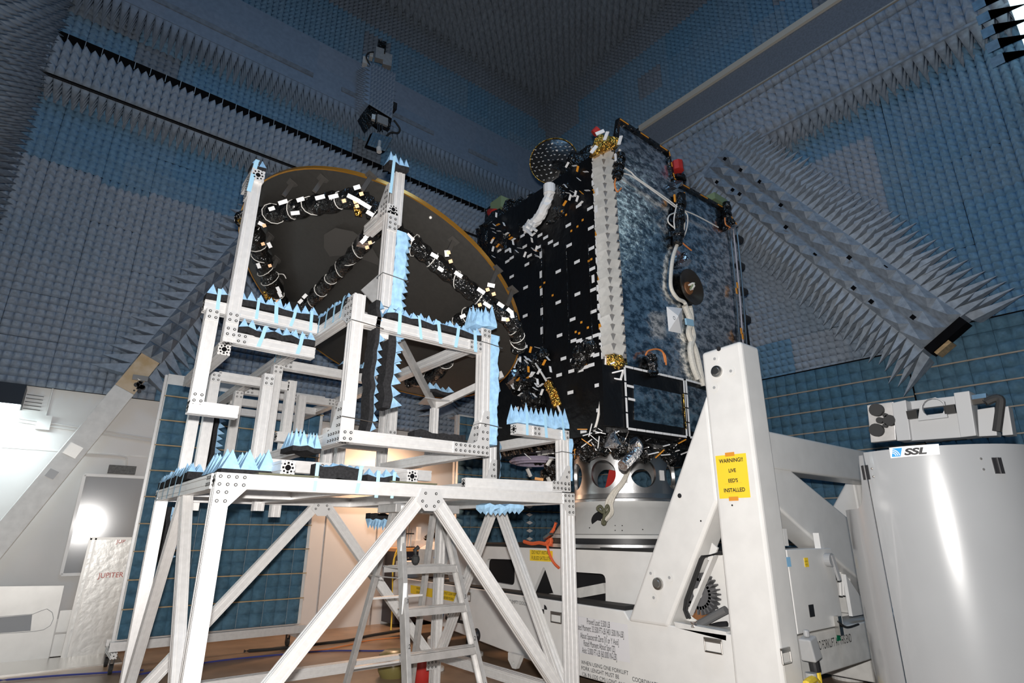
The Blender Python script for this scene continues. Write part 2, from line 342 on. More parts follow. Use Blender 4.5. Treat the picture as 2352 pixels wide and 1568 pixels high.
field(c2, 'cat_front', (8.2, 8.6, 7.74), (0, -1, 0), (0, 0, 1.2), (-1, 0, 0), 90, 4, .13, .22, ['foam_r'], panel=4)
field(c2, 'cat_cap', (8.2, 8.6, 8.36), (0, -1, 0), (-.5, 0, .866), (-.866, 0, -.5), 90, 2, .13, .2, ['foam_r'], panel=4)
field(c2, 'cat_under', (8.62, -3.1, 7.71), (0, 1, 0), (-1, 0, 0), (0, 0, -1), 90, 3, .13, .32, ['foam_r'], panel=4)
MB().box((8.19, -3.1, 8.72), (8.64, 6.0, 8.745)).build('top_deck', mat('dusty deck edge', (.42, .40, .36, 1), .8), c2)
MB().box((8.18, -3.1, 7.695), (8.21, 8.6, 7.735)).build('edge_strip', 'foam_r', c2)
t3 = S(MB().box((8.5, -3.2, 9.66), (8.645, 6.3, 9.78)).build('trim_3', mat('cream rail', (.62, .58, .50, 1), .6)))
t4 = S(MB().box((8.56, -3.2, 8.8), (8.64, 6.4, 9.66)).build('trim_4', mat('grey mesh strip', (.19, .215, .255, 1), .9, noise=.2, nscale=30)))
# ---- flat foam ledge with a grey pipe, long teeth underneath
c5 = S(MB().box((XW, 8.98, 9.2), (XR-.2, 9.45, 10.32)).build('trim_5', 'foam_s'))
field(c5, 'ledge_teeth', (X0, 9.43, 9.19), (1, 0, 0), (0, -1, 0), (0, 0, -1), 88, 4, .113, .36, ['foam_s'], panel=4, gap=.01)
b = MB()
for x0, x1 in ((-1.4, 2.4), (2.95, 5.0), (5.9, 6.7)): b.box((x0, 8.955, 9.44), (x1, 8.98, 9.53))
b.build('pipe', 'foam_c', c5)
# ---- white strip of wall below the absorbers: conduits, joints
b = MB()
for z in (2.62, 2.66): b.cyl((-.4, YL-.02, z+.12), (1.15, YL-.02, z), .012, 6)
b.box((-.22, YL-.06, 2.66), (-.08, YL, 2.84)); b.cyl((-.15, YL-.02, 2.8), (-.15, YL-.02, 3.2), .012, 6)
b.tube([(.2, YL-.02, 2.40), (.75, YL-.02, 2.40), (.83, YL-.02, 2.33), (.83, YL-.02, 2.2)], .012, 6, sub=4)
b.build('conduit', 'wallw', wl)
MB().box((XW, YL-.006, 2.405), (3, YL, 2.43)).build('wall_joint', 'white_d', wl)
MB().box((XW, YL-.03, 0), (1.05, YL, .42)).box((4.6, YL-.02, 0), (4.62, YL, 3.2)).box((3.7, YL-.012, 0), (3.715, YL, 3.2)).build('wall_skirt', 'alu_dull', wl)
thr = S(MB().box((XW, 8.55, 0), (1.12, 9.43, .012)).build('trim_6', 'steel'))
# ================================================================ slotted aluminium framing
def section(w, h):
    def side(L):
        n = max(1, round(L/.04)); out = []
        for k in range(n):
            c = -L/2+L*(k+.5)/n
            out += [(c-.0045, 0), (c-.0045, .006), (c+.0045, .006), (c+.0045, 0)]
        return out
    pts = []
    for s, L, M, a in ((0, w, h, 0), (1, h, w, 90), (2, w, h, 180), (3, h, w, 270)):
        ca, sa = math.cos(math.radians(a)), math.sin(math.radians(a))
        for x, d in [(-L/2, 0)]+side(L):
            y = -M/2+d; pts.append((x*ca-y*sa, x*sa+y*ca))
    return pts
def beam(mb, p0, p1, w=.08, h=.08, up=(0, 0, 1)):
    p0, p1 = Vector(p0), Vector(p1); a, b, d = basis(p1-p0, up); sec = section(w, h); n = len(sec)
    vs = [p+a*x+b*y for p in (p0, p1) for x, y in sec]
    mb.add(vs, [(k, (k+1) % n, n+(k+1) % n, n+k) for k in range(n)]+[tuple(range(n-1, -1, -1)), tuple(range(n, 2*n))], 0)
    for p, sg in ((p0, -1), (p1, 1)):                        # the openings of the hollow end faces
        q = p+d*(sg*.0006); k = min(w, h)
        for i in ([-.25, .25] if w > .06 else [0]):
            for j in ([-.25, .25] if h > .06 else [0]):
                c = q+a*(i*w)+b*(j*h); r = .0065
                mb.add([c+a*(r*math.cos(t*PI/4))+b*(r*math.sin(t*PI/4)) for t in range(8)], [tuple(range(8))], 1)
        if k > .06:
            r = .017; mb.add([q+a*(r*s)+b*(r*t) for s, t in ((1, .3), (.3, 1), (-.3, 1), (-1, .3), (-1, -.3), (-.3, -1), (.3, -1), (1, -.3))], [tuple(range(8))], 1)
            for s, t in ((1, 0), (0, 1), (-1, 0), (0, -1)):
                c = q+a*(s*w*.33)+b*(t*h*.33); mb.add([c+a*(x*.006)+b*(y*.006) for x, y in ((-1, -1), (1, -1), (1, 1), (-1, 1))], [(0, 1, 2, 3)], 1)
    return mb
def bpart(root, name, p0, p1, w=.08, h=.08, up=(0, 0, 1)):
    return beam(MB(), p0, p1, w, h, up).build(name, ['alu', 'gap'], root, fix=False)
def gusset(root, o, u, v, n, poly, holes, name='joining_plate', th=.006):
    """flat plate bolted over a joint: outline and bolt places in the plane (u, v), n points outwards"""
    o, u, v, n = map(Vector, (o, u, v, n)); mb = MB().prism(poly, o, u, v, n*th)
    for x, y in holes:
        c = o+u*x+v*y+n*th; mb.cyl(c, c+n*.004, .0095, 8, m=1); mb.cyl(c+n*.004, c+n*.0045, .005, 6, m=0)
    return mb.build(name, ['plate', 'bolt'], root)
def grid(nx, ny, x0, y0, d): return [(x0+i*d, y0+j*d) for i in range(nx) for j in range(ny)]
def sq(root, c, u, v, n, a=.078, b=.078):
    nx, ny = max(2, round(a/.04)), max(2, round(b/.04))
    return gusset(root, c, u, v, n, [(-a/2, -b/2), (a/2, -b/2), (a/2, b/2), (-a/2, b/2)], [((i+.5)*a/nx-a/2, (j+.5)*b/ny-b/2) for i in range(nx) for j in range(ny)])
EX, EY, EZ = Vector((1, 0, 0)), Vector((0, 1, 0)), Vector((0, 0, 1))
# ---- the table the cradle stands on
TX0, TX1, TY0, TY1, TZ = .74, 3.28, 3.40, 5.27, 1.70
tb = thing('support_table', 'tall slotted aluminium table on splayed legs carrying the dish cradle', 'table', (2, 4.3, 0))
leg0 = bpart(tb, 'leg', (TX0, TY0, 0), (TX0, TY0, 1.66))
for x, y in ((TX1, TY0), (TX1, TY1), (TX0, TY1)): share(leg0, 'leg', tb, WLOC[leg0.name]+Vector((x-TX0, y-TY0, 0)))
for a, b in (((TX0-.04, TY0, TZ), (TX1+.04, TY0, TZ)), ((TX0-.04, TY1, TZ), (TX1+.04, TY1, TZ)), ((TX0, TY0+.04, TZ), (TX0, TY1-.04, TZ)), ((TX1, TY0+.04, TZ), (TX1, TY1-.04, TZ)),
             ((1.45, TY0+.04, TZ), (1.45, TY1-.04, TZ)), ((2.3, TY0+.04, TZ), (2.3, TY1-.04, TZ)), ((TX0, 4.35, TZ), (1.41, 4.35, TZ))):
    bpart(tb, 'top_beam', a, b)
def brace(a, b): bpart(tb, 'brace', a, b, .06, .08, (0, 0, 1))
xm, ym = 2.0, 4.33
brace((xm-.05, TY0, 1.66), (TX0+.05, TY0, .3)); brace((xm+.05, TY0, 1.66), (TX1-.05, TY0, .3))
brace((xm-.05, TY1, 1.66), (TX0+.05, TY1, .3)); brace((xm+.05, TY1, 1.66), (TX1-.05, TY1, .3))
brace((TX0, ym-.04, 1.66), (TX0, TY0+.05, .3)); brace((TX0, ym+.04, 1.66), (TX0, TY1-.05, .3))
brace((TX1, ym-.04, 1.66), (TX1, TY0+.05, .3)); brace((TX1, ym+.04, 1.66), (TX1, TY1-.05, .3))
for a, b in (((TX0+.04, TY1, .33), (TX1-.04, TY1, .33)), ((TX1, TY0+.04, .33), (TX1, TY1-.04, .33)), ((TX0, TY0+.04, .33), (TX0, TY1-.04, .33))): bpart(tb, 'bottom_rail', a, b)
FRONT = Vector((0, -1, 0))
gusset(tb, (TX0-.04, TY0-.0405, TZ+.04), EX, -EZ, FRONT, [(0, 0), (.16, 0), (.16, .08), (.08, .17), (0, .17)],
       [(.02, .02), (.06, .02), (.10, .02), (.14, .02), (.02, .06), (.06, .06), (.10, .06), (.14, .06), (.02, .10), (.06, .10), (.02, .145), (.06, .145)])
gusset(tb, (TX1+.04, TY0-.0405, TZ+.04), -EX, -EZ, FRONT, [(0, 0), (.12, 0), (.12, .08), (.08, .17), (0, .17)], grid(3, 2, .02, .02, .04)+[(.02, .10), (.06, .10), (.02, .145), (.06, .145)])
gusset(tb, (xm, TY0-.0405, 1.665), EX, EZ, FRONT, [(-.07, .05), (.07, .05), (.1, -.03), (.04, -.09), (-.04, -.09), (-.1, -.03)], [(-.04, .02), (.04, .02), (-.06, -.03), (.06, -.03), (-.03, -.06), (.03, -.06)])
gusset(tb, (xm, TY1-.0405, 1.665), EX, EZ, FRONT, [(-.07, .02), (.07, .02), (.1, -.03), (.04, -.09), (-.04, -.09), (-.1, -.03)], [(-.04, 0), (.04, 0), (-.06, -.03), (.06, -.03)])
gusset(tb, (TX1-.0405, ym, 1.665), EY, EZ, -EX, [(-.07, .02), (.07, .02), (.1, -.03), (.04, -.09), (-.04, -.09), (-.1, -.03)], [(-.04, 0), (.04, 0), (-.06, -.03), (.06, -.03)])
gusset(tb, (TX1-.02, TY1-.0405, .33), EX, EZ, FRONT, [(-.1, -.12), (.02, -.12), (.02, .04), (-.1, .04)], grid(3, 4, -.08, -.10, .04))
gusset(tb, (TX0-.0405, TY0+.04, TZ+.04), EY, -EZ, -EX, [(0, 0), (.1, 0), (.1, .08), (0, .08)], grid(3, 2, .015, .02, .035))
# ---- the cradle that holds the dish
cr = thing('dish_cradle', 'open cradle of slotted aluminium posts and beams standing on the tall table', 'frame', (1.9, 4.6, 1.74))
PX0, PX1, PY, BZ, UZ = 1.41, 2.46, 3.44, 2.01, 2.86
for a, b in (((PX0, PY, 1.97), (PX0, PY, 2.96)), ((PX1, PY, 1.97), (PX1, PY, 2.95)),
             ((1.40, 5.06, 1.60), (1.40, 5.06, 2.82)), ((1.40, 6.32, 1.78), (1.40, 6.32, 2.82)), ((PX1, 6.32, 2.05), (PX1, 6.32, 2.82)), ((PX1, 5.06, 1.76), (PX1, 5.06, 2.82)),
             ((.65, 4.02, 2.20), (.65, 4.02, 2.84)), ((.98, 5.36, 1.60), (.98, 5.36, 2.75)), ((.86, 5.30, 1.78), (.86, 5.30, 2.5)), ((1.63, 5.36, 1.56), (1.63, 5.36, 2.78)),
             ((1.22, 4.62, 1.76), (1.22, 4.62, 2.62)), ((2.79, 3.78, 1.76), (2.79, 3.78, 2.42)), ((3.26, 3.42, 1.75), (3.26, 3.42, 2.24)), ((2.1, 5.2, 1.75), (2.1, 5.2, 2.3)),
             ((1.86, 4.9, 1.75), (1.86, 4.9, 2.3)), ((2.3, 4.6, 2.2), (2.3, 4.6, 2.5)), ((1.95, 6.0, 2.42), (1.95, 6.0, 2.8))): bpart(cr, 'post', a, b, .08, .08, (0, 1, 0))
for a, b in (((PX0+.04, PY, 2.79), (PX1-.04, PY, 2.79)), ((PX0+.04, PY, BZ), (PX1-.04, PY, BZ)),
             ((PX0, PY+.04, UZ), (PX0, 7.45, UZ)), ((PX1, PY+.04, UZ), (PX1, 7.6, UZ)), ((PX0, PY+.04, BZ), (PX0, 5.0, BZ)), ((PX1, PY+.04, BZ), (PX1, 5.0, BZ)),
             ((PX0+.04, 5.06, 2.84), (PX1-.04, 5.06, 2.84)), ((PX0+.04, 6.32, 2.84), (PX1-.04, 6.32, 2.84)), ((PX0+.04, 6.9, 2.83), (PX1-.04, 6.9, 2.83)), ((PX0-.2, 7.45, 2.82), (PX1, 7.45, 2.82)),
             ((.60, 4.08, 2.88), (1.37, 4.08, 2.88)), ((.79, 4.08, 2.69), (1.37, 4.08, 2.69)), ((.61, 4.02, 2.18), (.90, 4.02, 2.18)),
             ((1.07, TY0-.02, 1.79), (1.07, TY1, 1.79)), ((1.87, TY0-.02, 1.79), (1.87, TY1, 1.79)), ((1.11, 4.1, 1.87), (2.42, 4.1, 1.87)), ((1.11, 4.75, 1.82), (2.75, 4.75, 1.82)),
             ((2.75, 3.82, 1.79), (2.75, 5.0, 1.79)), ((2.75, 3.42, 2.2), (3.22, 3.42, 2.2)), ((3.26, 3.46, 2.2), (3.26, 5.2, 2.2)), ((2.42, 3.60, 1.785), (3.22, 3.42, 1.785)),
             ((.78, 4.12, 2.62), (.78, 5.3, 2.62)), ((PX0+.04, 5.0, 2.2), (PX1-.04, 5.0, 2.2)), ((1.0, 5.36, 2.72), (1.6, 5.36, 2.72))):
    bpart(cr, 'beam', a, b)
# tall posts at the dish edge
bpart(cr, 'tall_post', (.77, 4.0, 2.63), (.77, 4.0, 3.86), .08, .08, (0, 1, 0))
bpart(cr, 'tall_post', (1.64, 3.53, 2.72), (1.64, 3.53, 3.72), .08, .08, (0, 1, 0))
bpart(cr, 'tall_post', (1.70, 3.58, 3.66), (1.70, 3.58, 4.12), .08, .08, (0, 1, 0))
gusset(cr, (1.64-.04, 3.4895, 3.56), EX, EZ, FRONT, [(0, 0), (.08, 0), (.08, .12), (0, .12)], grid(2, 3, .02, .02, .04))
bpart(cr, 'end_block', (1.64, 3.49, 3.74), (1.64, 3.92, 3.74), .08, .08)
bpart(cr, 'end_block', (.77, 3.93, 3.90), (.77, 4.2, 3.90), .09, .09)
gusset(cr, (1.5995, 3.5, 3.70), EY, EZ, -EX, [(0, 0), (.16, 0), (.16, .12), (.05, .26), (0, .26)], grid(3, 3, .02, .02, .04)+[(.02, .15), (.05, .15), (.02, .2), (.05, .2)])
gusset(cr, (.7295, 3.96, 3.72), EY, EZ, -EX, [(0, 0), (.1, 0), (.1, .2), (0, .2)], grid(2, 5, .025, .02, .04))
for x, sg in ((PX0, 1), (PX1, -1)):
    sq(cr, (x, PY-.0405, BZ+.0), EX, EZ, FRONT)
    gusset(cr, (x-.0405, PY-.035, BZ-.035), EY, EZ, -EX, [(0, 0), (.28, 0), (.28, .07), (.16, .09), (.07, .25), (0, .25)], grid(5, 2, .02, .015, .04)+[(.02, .1), (.055, .1), (.02, .15), (.055, .15), (.02, .2), (.055, .2)])
    gusset(cr, (x-.0405, PY-.035, 2.76), EY, EZ, -EX, [(0, 0), (.07, 0), (.16, .06), (.16, .19), (0, .19)], grid(2, 4, .02, .025, .045)+[(.11, .07), (.11, .12), (.11, .165)])
gusset(cr, (PX1-.27, PY-.041, BZ-.039), EX, EZ, FRONT, [(0, 0), (.31, 0), (.31, .33), (.26, .33), (.2, .1), (.16, .078), (0, .078)], grid(8, 2, .02, .02, .0385)+[(.25, .12), (.29, .12), (.25, .17), (.29, .17), (.27, .22), (.29, .28)])
sq(cr, (PX1-.10, PY-.0405, 2.79), EX, EZ, FRONT, .12); sq(cr, (PX1, PY-.0405, 2.91), EX, EZ, FRONT)
for c in ((1.40, 5.0195, 2.78), (1.40, 6.2795, 2.78), (PX1, 6.2795, 2.80), (.65, 3.9795, 2.80), (.77, 3.9595, 2.80), (.65, 3.9795, 2.24), (.77, 3.9595, 2.70), (1.22, 4.5795, 2.56), (.98, 5.3195, 2.70), (.86, 5.2595, 2.45),
          (2.79, 3.7395, 1.79), (3.26, 3.3795, 1.79), (3.26, 3.3795, 2.2), (2.95, 3.3795, 2.2), (1.75, 4.0595, 1.87), (2.1, 5.1595, 2.25), (1.86, 4.8595, 2.25), (2.3, 4.5595, 2.25), (.86, 4.0395, 2.69), (1.48, 5.0195, 2.84), (2.38, 6.2795, 2.84), (1.5, 6.2795, 2.84), (1.95, 6.2795, 2.84), (2.0, 4.7095, 1.82), (1.5, 4.0595, 1.87)):
    sq(cr, c, EX, EZ, FRONT)
gusset(cr, (2.75, 3.7395, 1.76), EX, EZ, FRONT, [(-.12, 0), (.08, 0), (.08, .24), (.03, .24), (-.02, .09), (-.12, .07)], grid(5, 2, -.1, .02, .04)+[(.03, .11), (.06, .11), (.05, .16), (.05, .2)])
gusset(cr, (3.24, 3.3785, 1.755), EX, EZ, FRONT, [(-.14, 0), (.06, 0), (.06, .2), (.02, .2), (-.06, .08), (-.14, .07)], grid(5, 2, -.12, .02, .04)+[(.02, .11), (.045, .15)])
# pads under the loose beams, arms that reach the middle of the dish
for x in (1.07, 1.87): MB().box((x-.16, TY0-.04, 1.742), (x+.18, TY0+.12, 1.752)).build('rubber_pad', 'olive', cr)
mx = Vector((2.62, 4.4, 2.52))
for e in ((1.95, 3.95, 2.98), (3.05, 3.95, 2.8), (2.95, 5.1, 2.86)):
    MB().obox(mx, e, .04, .06).build('dish_arm', 'alu_dull', cr)
bpart(cr, 'post', (2.62, 4.4, 2.02), (2.62, 4.4, 2.5), .06, .06, (0, 1, 0))
gusset(cr, (2.5745, 4.36, 2.02), EY, EZ, -EX, [(0, 0), (.09, 0), (.09, .2), (-.05, .2), (-.12, .1), (-.12, 0)], grid(4, 4, -.08, .02, .04))
MB().prism([(-.16, -.1), (.12, -.12), (.16, .1), (-.08, .16)], (2.62, 4.4, 2.555), EX, EY, EZ*.012).build('spider_plate', 'alu_dull', cr)
bpart(cr, 'beam', (2.5, 4.4, 2.0), (2.5, 5.6, 2.0), .06, .06)
pl = [P(x, y, Y=3.75) for x, y in ((830, 665), (872, 628), (905, 650), (905, 735), (862, 700))]
MB().prism([(p.x, p.z) for p in pl], (0, 3.75, 0), EX, EZ, EY*.012).build('bracket_plate', 'alu_dull', cr)
MB().obox(P(820, 720, Y=3.8), P(1090, 815, Y=4.3), .05, .05).build('cross_tie', 'alu_dull', cr)

# ================================================================ absorber foam taped onto the framing
def foam_strip(label, o, along, n, L, W, th=.045, h=.07, nl=None, nw=2, group='foam strips on the dish cradle and table', tapes=(), edge=None, mats=('foam_cut', 'foam_new'), jit=.12, skip=.04, name='foam_strip'):
    """slab with a charcoal cut edge and sky-blue teeth; o is a lower corner, teeth point along n"""
    o, d, n = Vector(o), Vector(along).normalized(), Vector(n).normalized(); w = d.cross(n)*-1
    if d.z > .9: w = EY
    nl = nl or max(2, round(L/.06)); mb = MB()
    r = random.Random(len(label)*31+int(L*100)); bow = [r.uniform(-.012, .012) for _ in range(nl+1)]
    a, b = d*(L/nl), w*(W/nw)
    for i in range(nl):
        p, q = o+d*(L*i/nl)+n*bow[i], o+d*(L*(i+1)/nl)+n*bow[i+1]
        vs = [p, q, q+w*W, p+w*W]; vs += [k+n*th for k in vs]
        mb.add(vs, [(0, 1, 2, 3), (0, 1, 5, 4), (2, 3, 7, 6)]+([(3, 0, 4, 7)] if i == 0 else [])+([(1, 2, 6, 5)] if i == nl-1 else []), 0)
        for j in range(nw):
            c0, c1, c2, c3 = (vs[4]+b*j, vs[5]+b*j, vs[5]+b*(j+1), vs[4]+b*(j+1))
            t = (c0+c1+c2+c3)/4+n*(h*(r.uniform(.75, 1.1) if r.random() > skip else .3))+d*r.uniform(-jit, jit)*.06+w*r.uniform(-jit, jit)*.06
            mb.add([c0, c1, c2, c3, t], [(0, 1, 4), (1, 2, 4), (2, 3, 4), (3, 0, 4)], 1)
    ob = mb.build(name, list(mats), None, loc=o); tag(ob, label, 'foam', group)
    for k, (s, side, drop) in enumerate(tapes):              # strips of blue tape hold it to the beam
        c = o+d*(s*L); e = w*(W+.004) if side > 0 else w*-.004; x = r.uniform(-.02, .02); wd = r.uniform(.009, .015); tb_ = MB(); nn = n*(th*.9+h*.35)
        path = [c+e*.5+n*(th+h*.5)+d*x, c+e+nn+d*x*.5, c+e+w*(side*.004), c+e-n*drop+w*(side*.006)-d*x]
        if side > 0 or True:
            vs = []
            for q in path: vs += [q-d*wd, q+d*wd]
            off = w*(side*.0015); vs += [q+off for q in vs]; m = len(path)
            fs = [(2*i, 2*i+1, 2*i+3, 2*i+2) for i in range(m-1)]+[(2*m+2*i, 2*m+2*i+2, 2*m+2*i+3, 2*m+2*i+1) for i in range(m-1)]
            tb_.add(vs, fs).build('tape', 'btape', ob)
    return ob
FS = foam_strip
U, D_, R_, N_ = EZ, -EZ, EX, FRONT
tp = lambda n, drop=.08, side=-1: [((i+.6)/n, side, drop) for i in range(n)]
FS('foam strip taped along the upper beam behind the short tall post, over the open bay', (.60, 4.035, 2.925), EX, U, .76, .09, tapes=tp(6, .075), h=.075, nl=12)
FS('foam strip along the lower beam of the open bay, one tape near each end', (.83, 4.035, 2.735), EX, U, .53, .09, tapes=tp(2, .08), h=.07, nl=9)
FS('narrow foam strip lashed with many tapes along the side beam behind the nearest post', (PX0-.05, 5.05, 2.91), -EY, U, 1.55, .09, tapes=tp(11, .085), nl=22, h=.05)
FS('tall charcoal foam slab standing against the nearest front post, teeth facing away', (PX0+.125, 3.40, 2.05), EZ, R_, .90, .13, th=.03, h=.05, nl=15, nw=2)
FS('shorter charcoal foam slab with deep teeth hung behind the nearest front post', (1.68, 3.50, 2.24), EZ, R_, .56, .12, th=.06, h=.09, nl=7, nw=2)
FS('sky blue foam strip along the side of the highest post, below its elbow', (1.685, 3.50, 2.93), EZ, R_, .66, .12, th=.09, h=.05, nl=12, nw=2, mats=('foam_new', 'foam_new'))
FS('foam strip taped on the top front beam between the two front posts', (PX0+.2, 3.395, 2.835), EX, U, .80, .09, tapes=tp(5, .1), h=.06, nl=13)
FS('cluster of big foam teeth capping the second front post', (PX1-.13, 3.36, 2.955), EX, U, .20, .16, th=.03, h=.16, nl=3, nw=3, mats=('foam_new', 'foam_new'), skip=0)
FS('long sky blue foam strip down the outer side of the second front post', (PX1+.045, 3.41, 2.06), EZ, R_, .86, .11, th=.085, h=.03, nl=15, nw=2, mats=('foam_new', 'foam_new'))
FS('foam strip on the high cross beam inside the second front post', (PX0+.55, 5.0, 2.885), EX, U, .5, .1, tapes=tp(3, .1), h=.06, nl=8)
FS('foam slab hanging teeth down inside the low front bay of the cradle', (2.0, 3.72, 2.14), EX, D_, .44, .10, th=.06, h=.07, nl=9, nw=2)
FS('loose clump of foam teeth beside the foot of the nearest front post', (1.16, 3.62, 1.92), EX, U, .18, .24, th=.03, h=.12, nl=4, nw=3, skip=0)
FS('foam strip along the side beam of the table top, away from the satellite', (TX0-.05, 5.2, 1.745), -EY, U, 1.1, .09, tapes=tp(5, .09), h=.07, nl=18)
FS('bigger foam teeth on the side beam of the table, next to its bolted corner', (TX0+.02, 4.05, 1.745), -EY, U, .50, .30, th=.03, h=.13, nl=6, nw=3, skip=0)
FS('charcoal foam block on the front table beam held by two tapes', (1.22, 3.37, 1.745), EX, U, .30, .07, th=.075, h=.02, nl=6, nw=1, tapes=[(.04, -1, .08), (.93, -1, .08)])
FS('small foam strip with three teeth taped on the front table beam', (1.56, 3.38, 1.745), EX, U, .22, .08, th=.035, h=.055, nl=4, nw=1, tapes=tp(2, .1))
FS('sky blue foam strip beside the post at the far table corner, by the satellite', (3.30, 3.39, 1.84), EZ, R_, .34, .1, th=.05, h=.03, nl=6, mats=('foam_new', 'foam_new'))
FS('tall foam teeth along the short beam next to the satellite', (2.72, 3.37, 2.245), EX, U, .58, .1, th=.03, h=.13, nl=11, nw=2, tapes=tp(3, .09), mats=('foam_new', 'foam_new'), skip=0)
FS('two torn foam teeth on top of the shorter tall post', (.72, 3.94, 3.945), EX, U, .10, .1, th=.04, h=.08, nl=2, nw=1, skip=0, tapes=[(.2, -1, .2)])
FS('torn foam crest on top of the highest post', (1.58, 3.50, 4.12), EX, U, .17, .1, th=.04, h=.1, nl=4, nw=2, skip=0, tapes=[(.2, -1, .25)])
FS('foam strip hanging teeth down under the rear table beam', (2.42, 5.22, 1.60), EX, D_, .32, .1, th=.05, h=.10, nl=11, nw=1)
FS('tattered foam strip hanging under the table near the satellite', (2.75, 3.9, 1.655), EX, D_, .40, .12, th=.03, h=.05, nl=8, nw=2, mats=('foam_new', 'foam_new'))
FS('foam strip with widely spaced teeth down the rear table leg', (TX0+.05, 5.22, 1.22), EZ, R_, .4, .1, th=.03, h=.1, nl=6, nw=1)
FS('charcoal foam strip behind the short post on the table, teeth toward the satellite', (2.835, 3.75, 1.85), EZ, R_, .30, .1, th=.04, h=.06, nl=4, nw=1)
FS('dark foam strip down the double post over the rear of the table', (1.03, 5.31, 1.95), EZ, R_, .42, .1, th=.03, h=.07, nl=8, nw=1)
FS('small foam crest on the arm under the middle of the dish', (2.5, 4.3, 2.62), EX, U, .26, .1, th=.03, h=.07, nl=4, nw=1)
FS('small foam clump on the low beam behind the front bay', (1.75, 5.0, 1.865), EX, U, .3, .1, th=.03, h=.08, nl=5, nw=2)
# thin twisted ties round posts
for x, y, z, w in ((PX0, PY, 2.76, .18), (PX0, PY, 2.12, .2), (1.64, 3.53, 3.2, .16), (1.64, 3.53, 2.95, .16), (PX1, PY, 2.83, .15), (PX1, PY, 2.2, .15), (3.26, 3.42, 2.06, .1)):
    o = MB().tube([(x-.045, y+.045, z), (x-.046, y-.046, z+.004), (x+.045, y-.046, z), (x+w, y-.05, z-.01), (x+w, y+.06, z), (x-.045, y+.05, z)], .0035, 5).build('tie_wire', 'steel', cr)
# ================================================================ the big reflector seen from behind
DC = Vector((2.29, 5.05, 3.66)); DN = Vector((math.sin(.4897), .0866, math.cos(.4897))).normalized(); DR = 1.515
dish = thing('antenna_reflector', 'big round dish reflector lying in the aluminium cradle, dark back with wrapped tubes', 'reflector', DC-DN*.3)
sag = lambda r: -.17*(1-(r/DR)**2)
rr = [DR*k/14 for k in range(15)]
prof = [(max(r, .001), sag(r)-.018) for r in rr]+[(DR, .0)]+[(max(r, .001), sag(r)+.004) for r in reversed(rr)]
MB().lathe(prof, DC, DN, 96).build('shell', 'back', dish, smooth=True)
MB().lathe([(DR-.004, -.024), (DR+.009, -.024), (DR+.009, .012), (DR-.004, .012), (DR-.004, -.024)], DC, DN, 96).build('rim_edge', mat('amber edge film', (.42, .20, .03, 1), .25, .6), dish, smooth=True)
bk = lambda x, y, off=.20: P(x, y, n=DN, o=DC-DN*off)
def onback(q, lift=.02):
    """project a point onto the curved back"""
    q = Vector(q)-DC; q -= DN*q.dot(DN); return DC+q+DN*(sag(min(q.length, DR))-.018-lift)
MB().lathe([(.001, -.004), (.28, -.004), (.28, 0), (.001, 0)], onback(bk(800, 590), .0), DN, 10).build('patch', 'backp', dish)
def wrapped(pts, r, ties, name='support_tube'):
    w = [bk(*p) for p in pts]; sp = spline(w, 8)
    rs = [r*(1+.13*math.sin(i*2.1)+.08*math.sin(i*5.3)) for i in range(len(sp))]
    o = MB().tube(sp, r, 12, rs=rs).build(name, 'mlic', dish, smooth=True)
    n = len(sp)
    for k in range(ties):
        i = int((k+.7)/(ties+.4)*(n-2)); c = sp[i]; d = (sp[i+1]-sp[i]).normalized(); a, b, _ = basis(d)
        R = rs[i]+.004; sl = random.uniform(-.06, .06)
        MB().tube([c+a*R*math.cos(t*PI/6)+b*R*math.sin(t*PI/6)+d*sl*math.cos(t*PI/6) for t in range(12)]+[c+a*R+d*sl], .004, 5).build('cord_tie', 'wire', o)
    return o, sp, rs
tubes = [wrapped(((556, 505), (640, 488), (730, 470), (822, 452)), 0.081, 5), wrapped(((820, 452), (850, 475), (890, 512), (935, 555)), 0.078, 1),
         wrapped(((930, 545), (985, 590), (1060, 650), (1125, 700), (1178, 738)), 0.072, 5), wrapped(((578, 515), (597, 580), (620, 640), (648, 705)), 0.083, 6),
         wrapped(((706, 702), (760, 640), (815, 582), (868, 520)), 0.068, 7), wrapped(((1172, 728), (1188, 770), (1190, 800)), 0.065, 4), wrapped(((1112, 712), (1070, 728), (1030, 765)), 0.072, 3),
         wrapped(((1040, 800), (1000, 862), (940, 878)), 0.065, 2)]
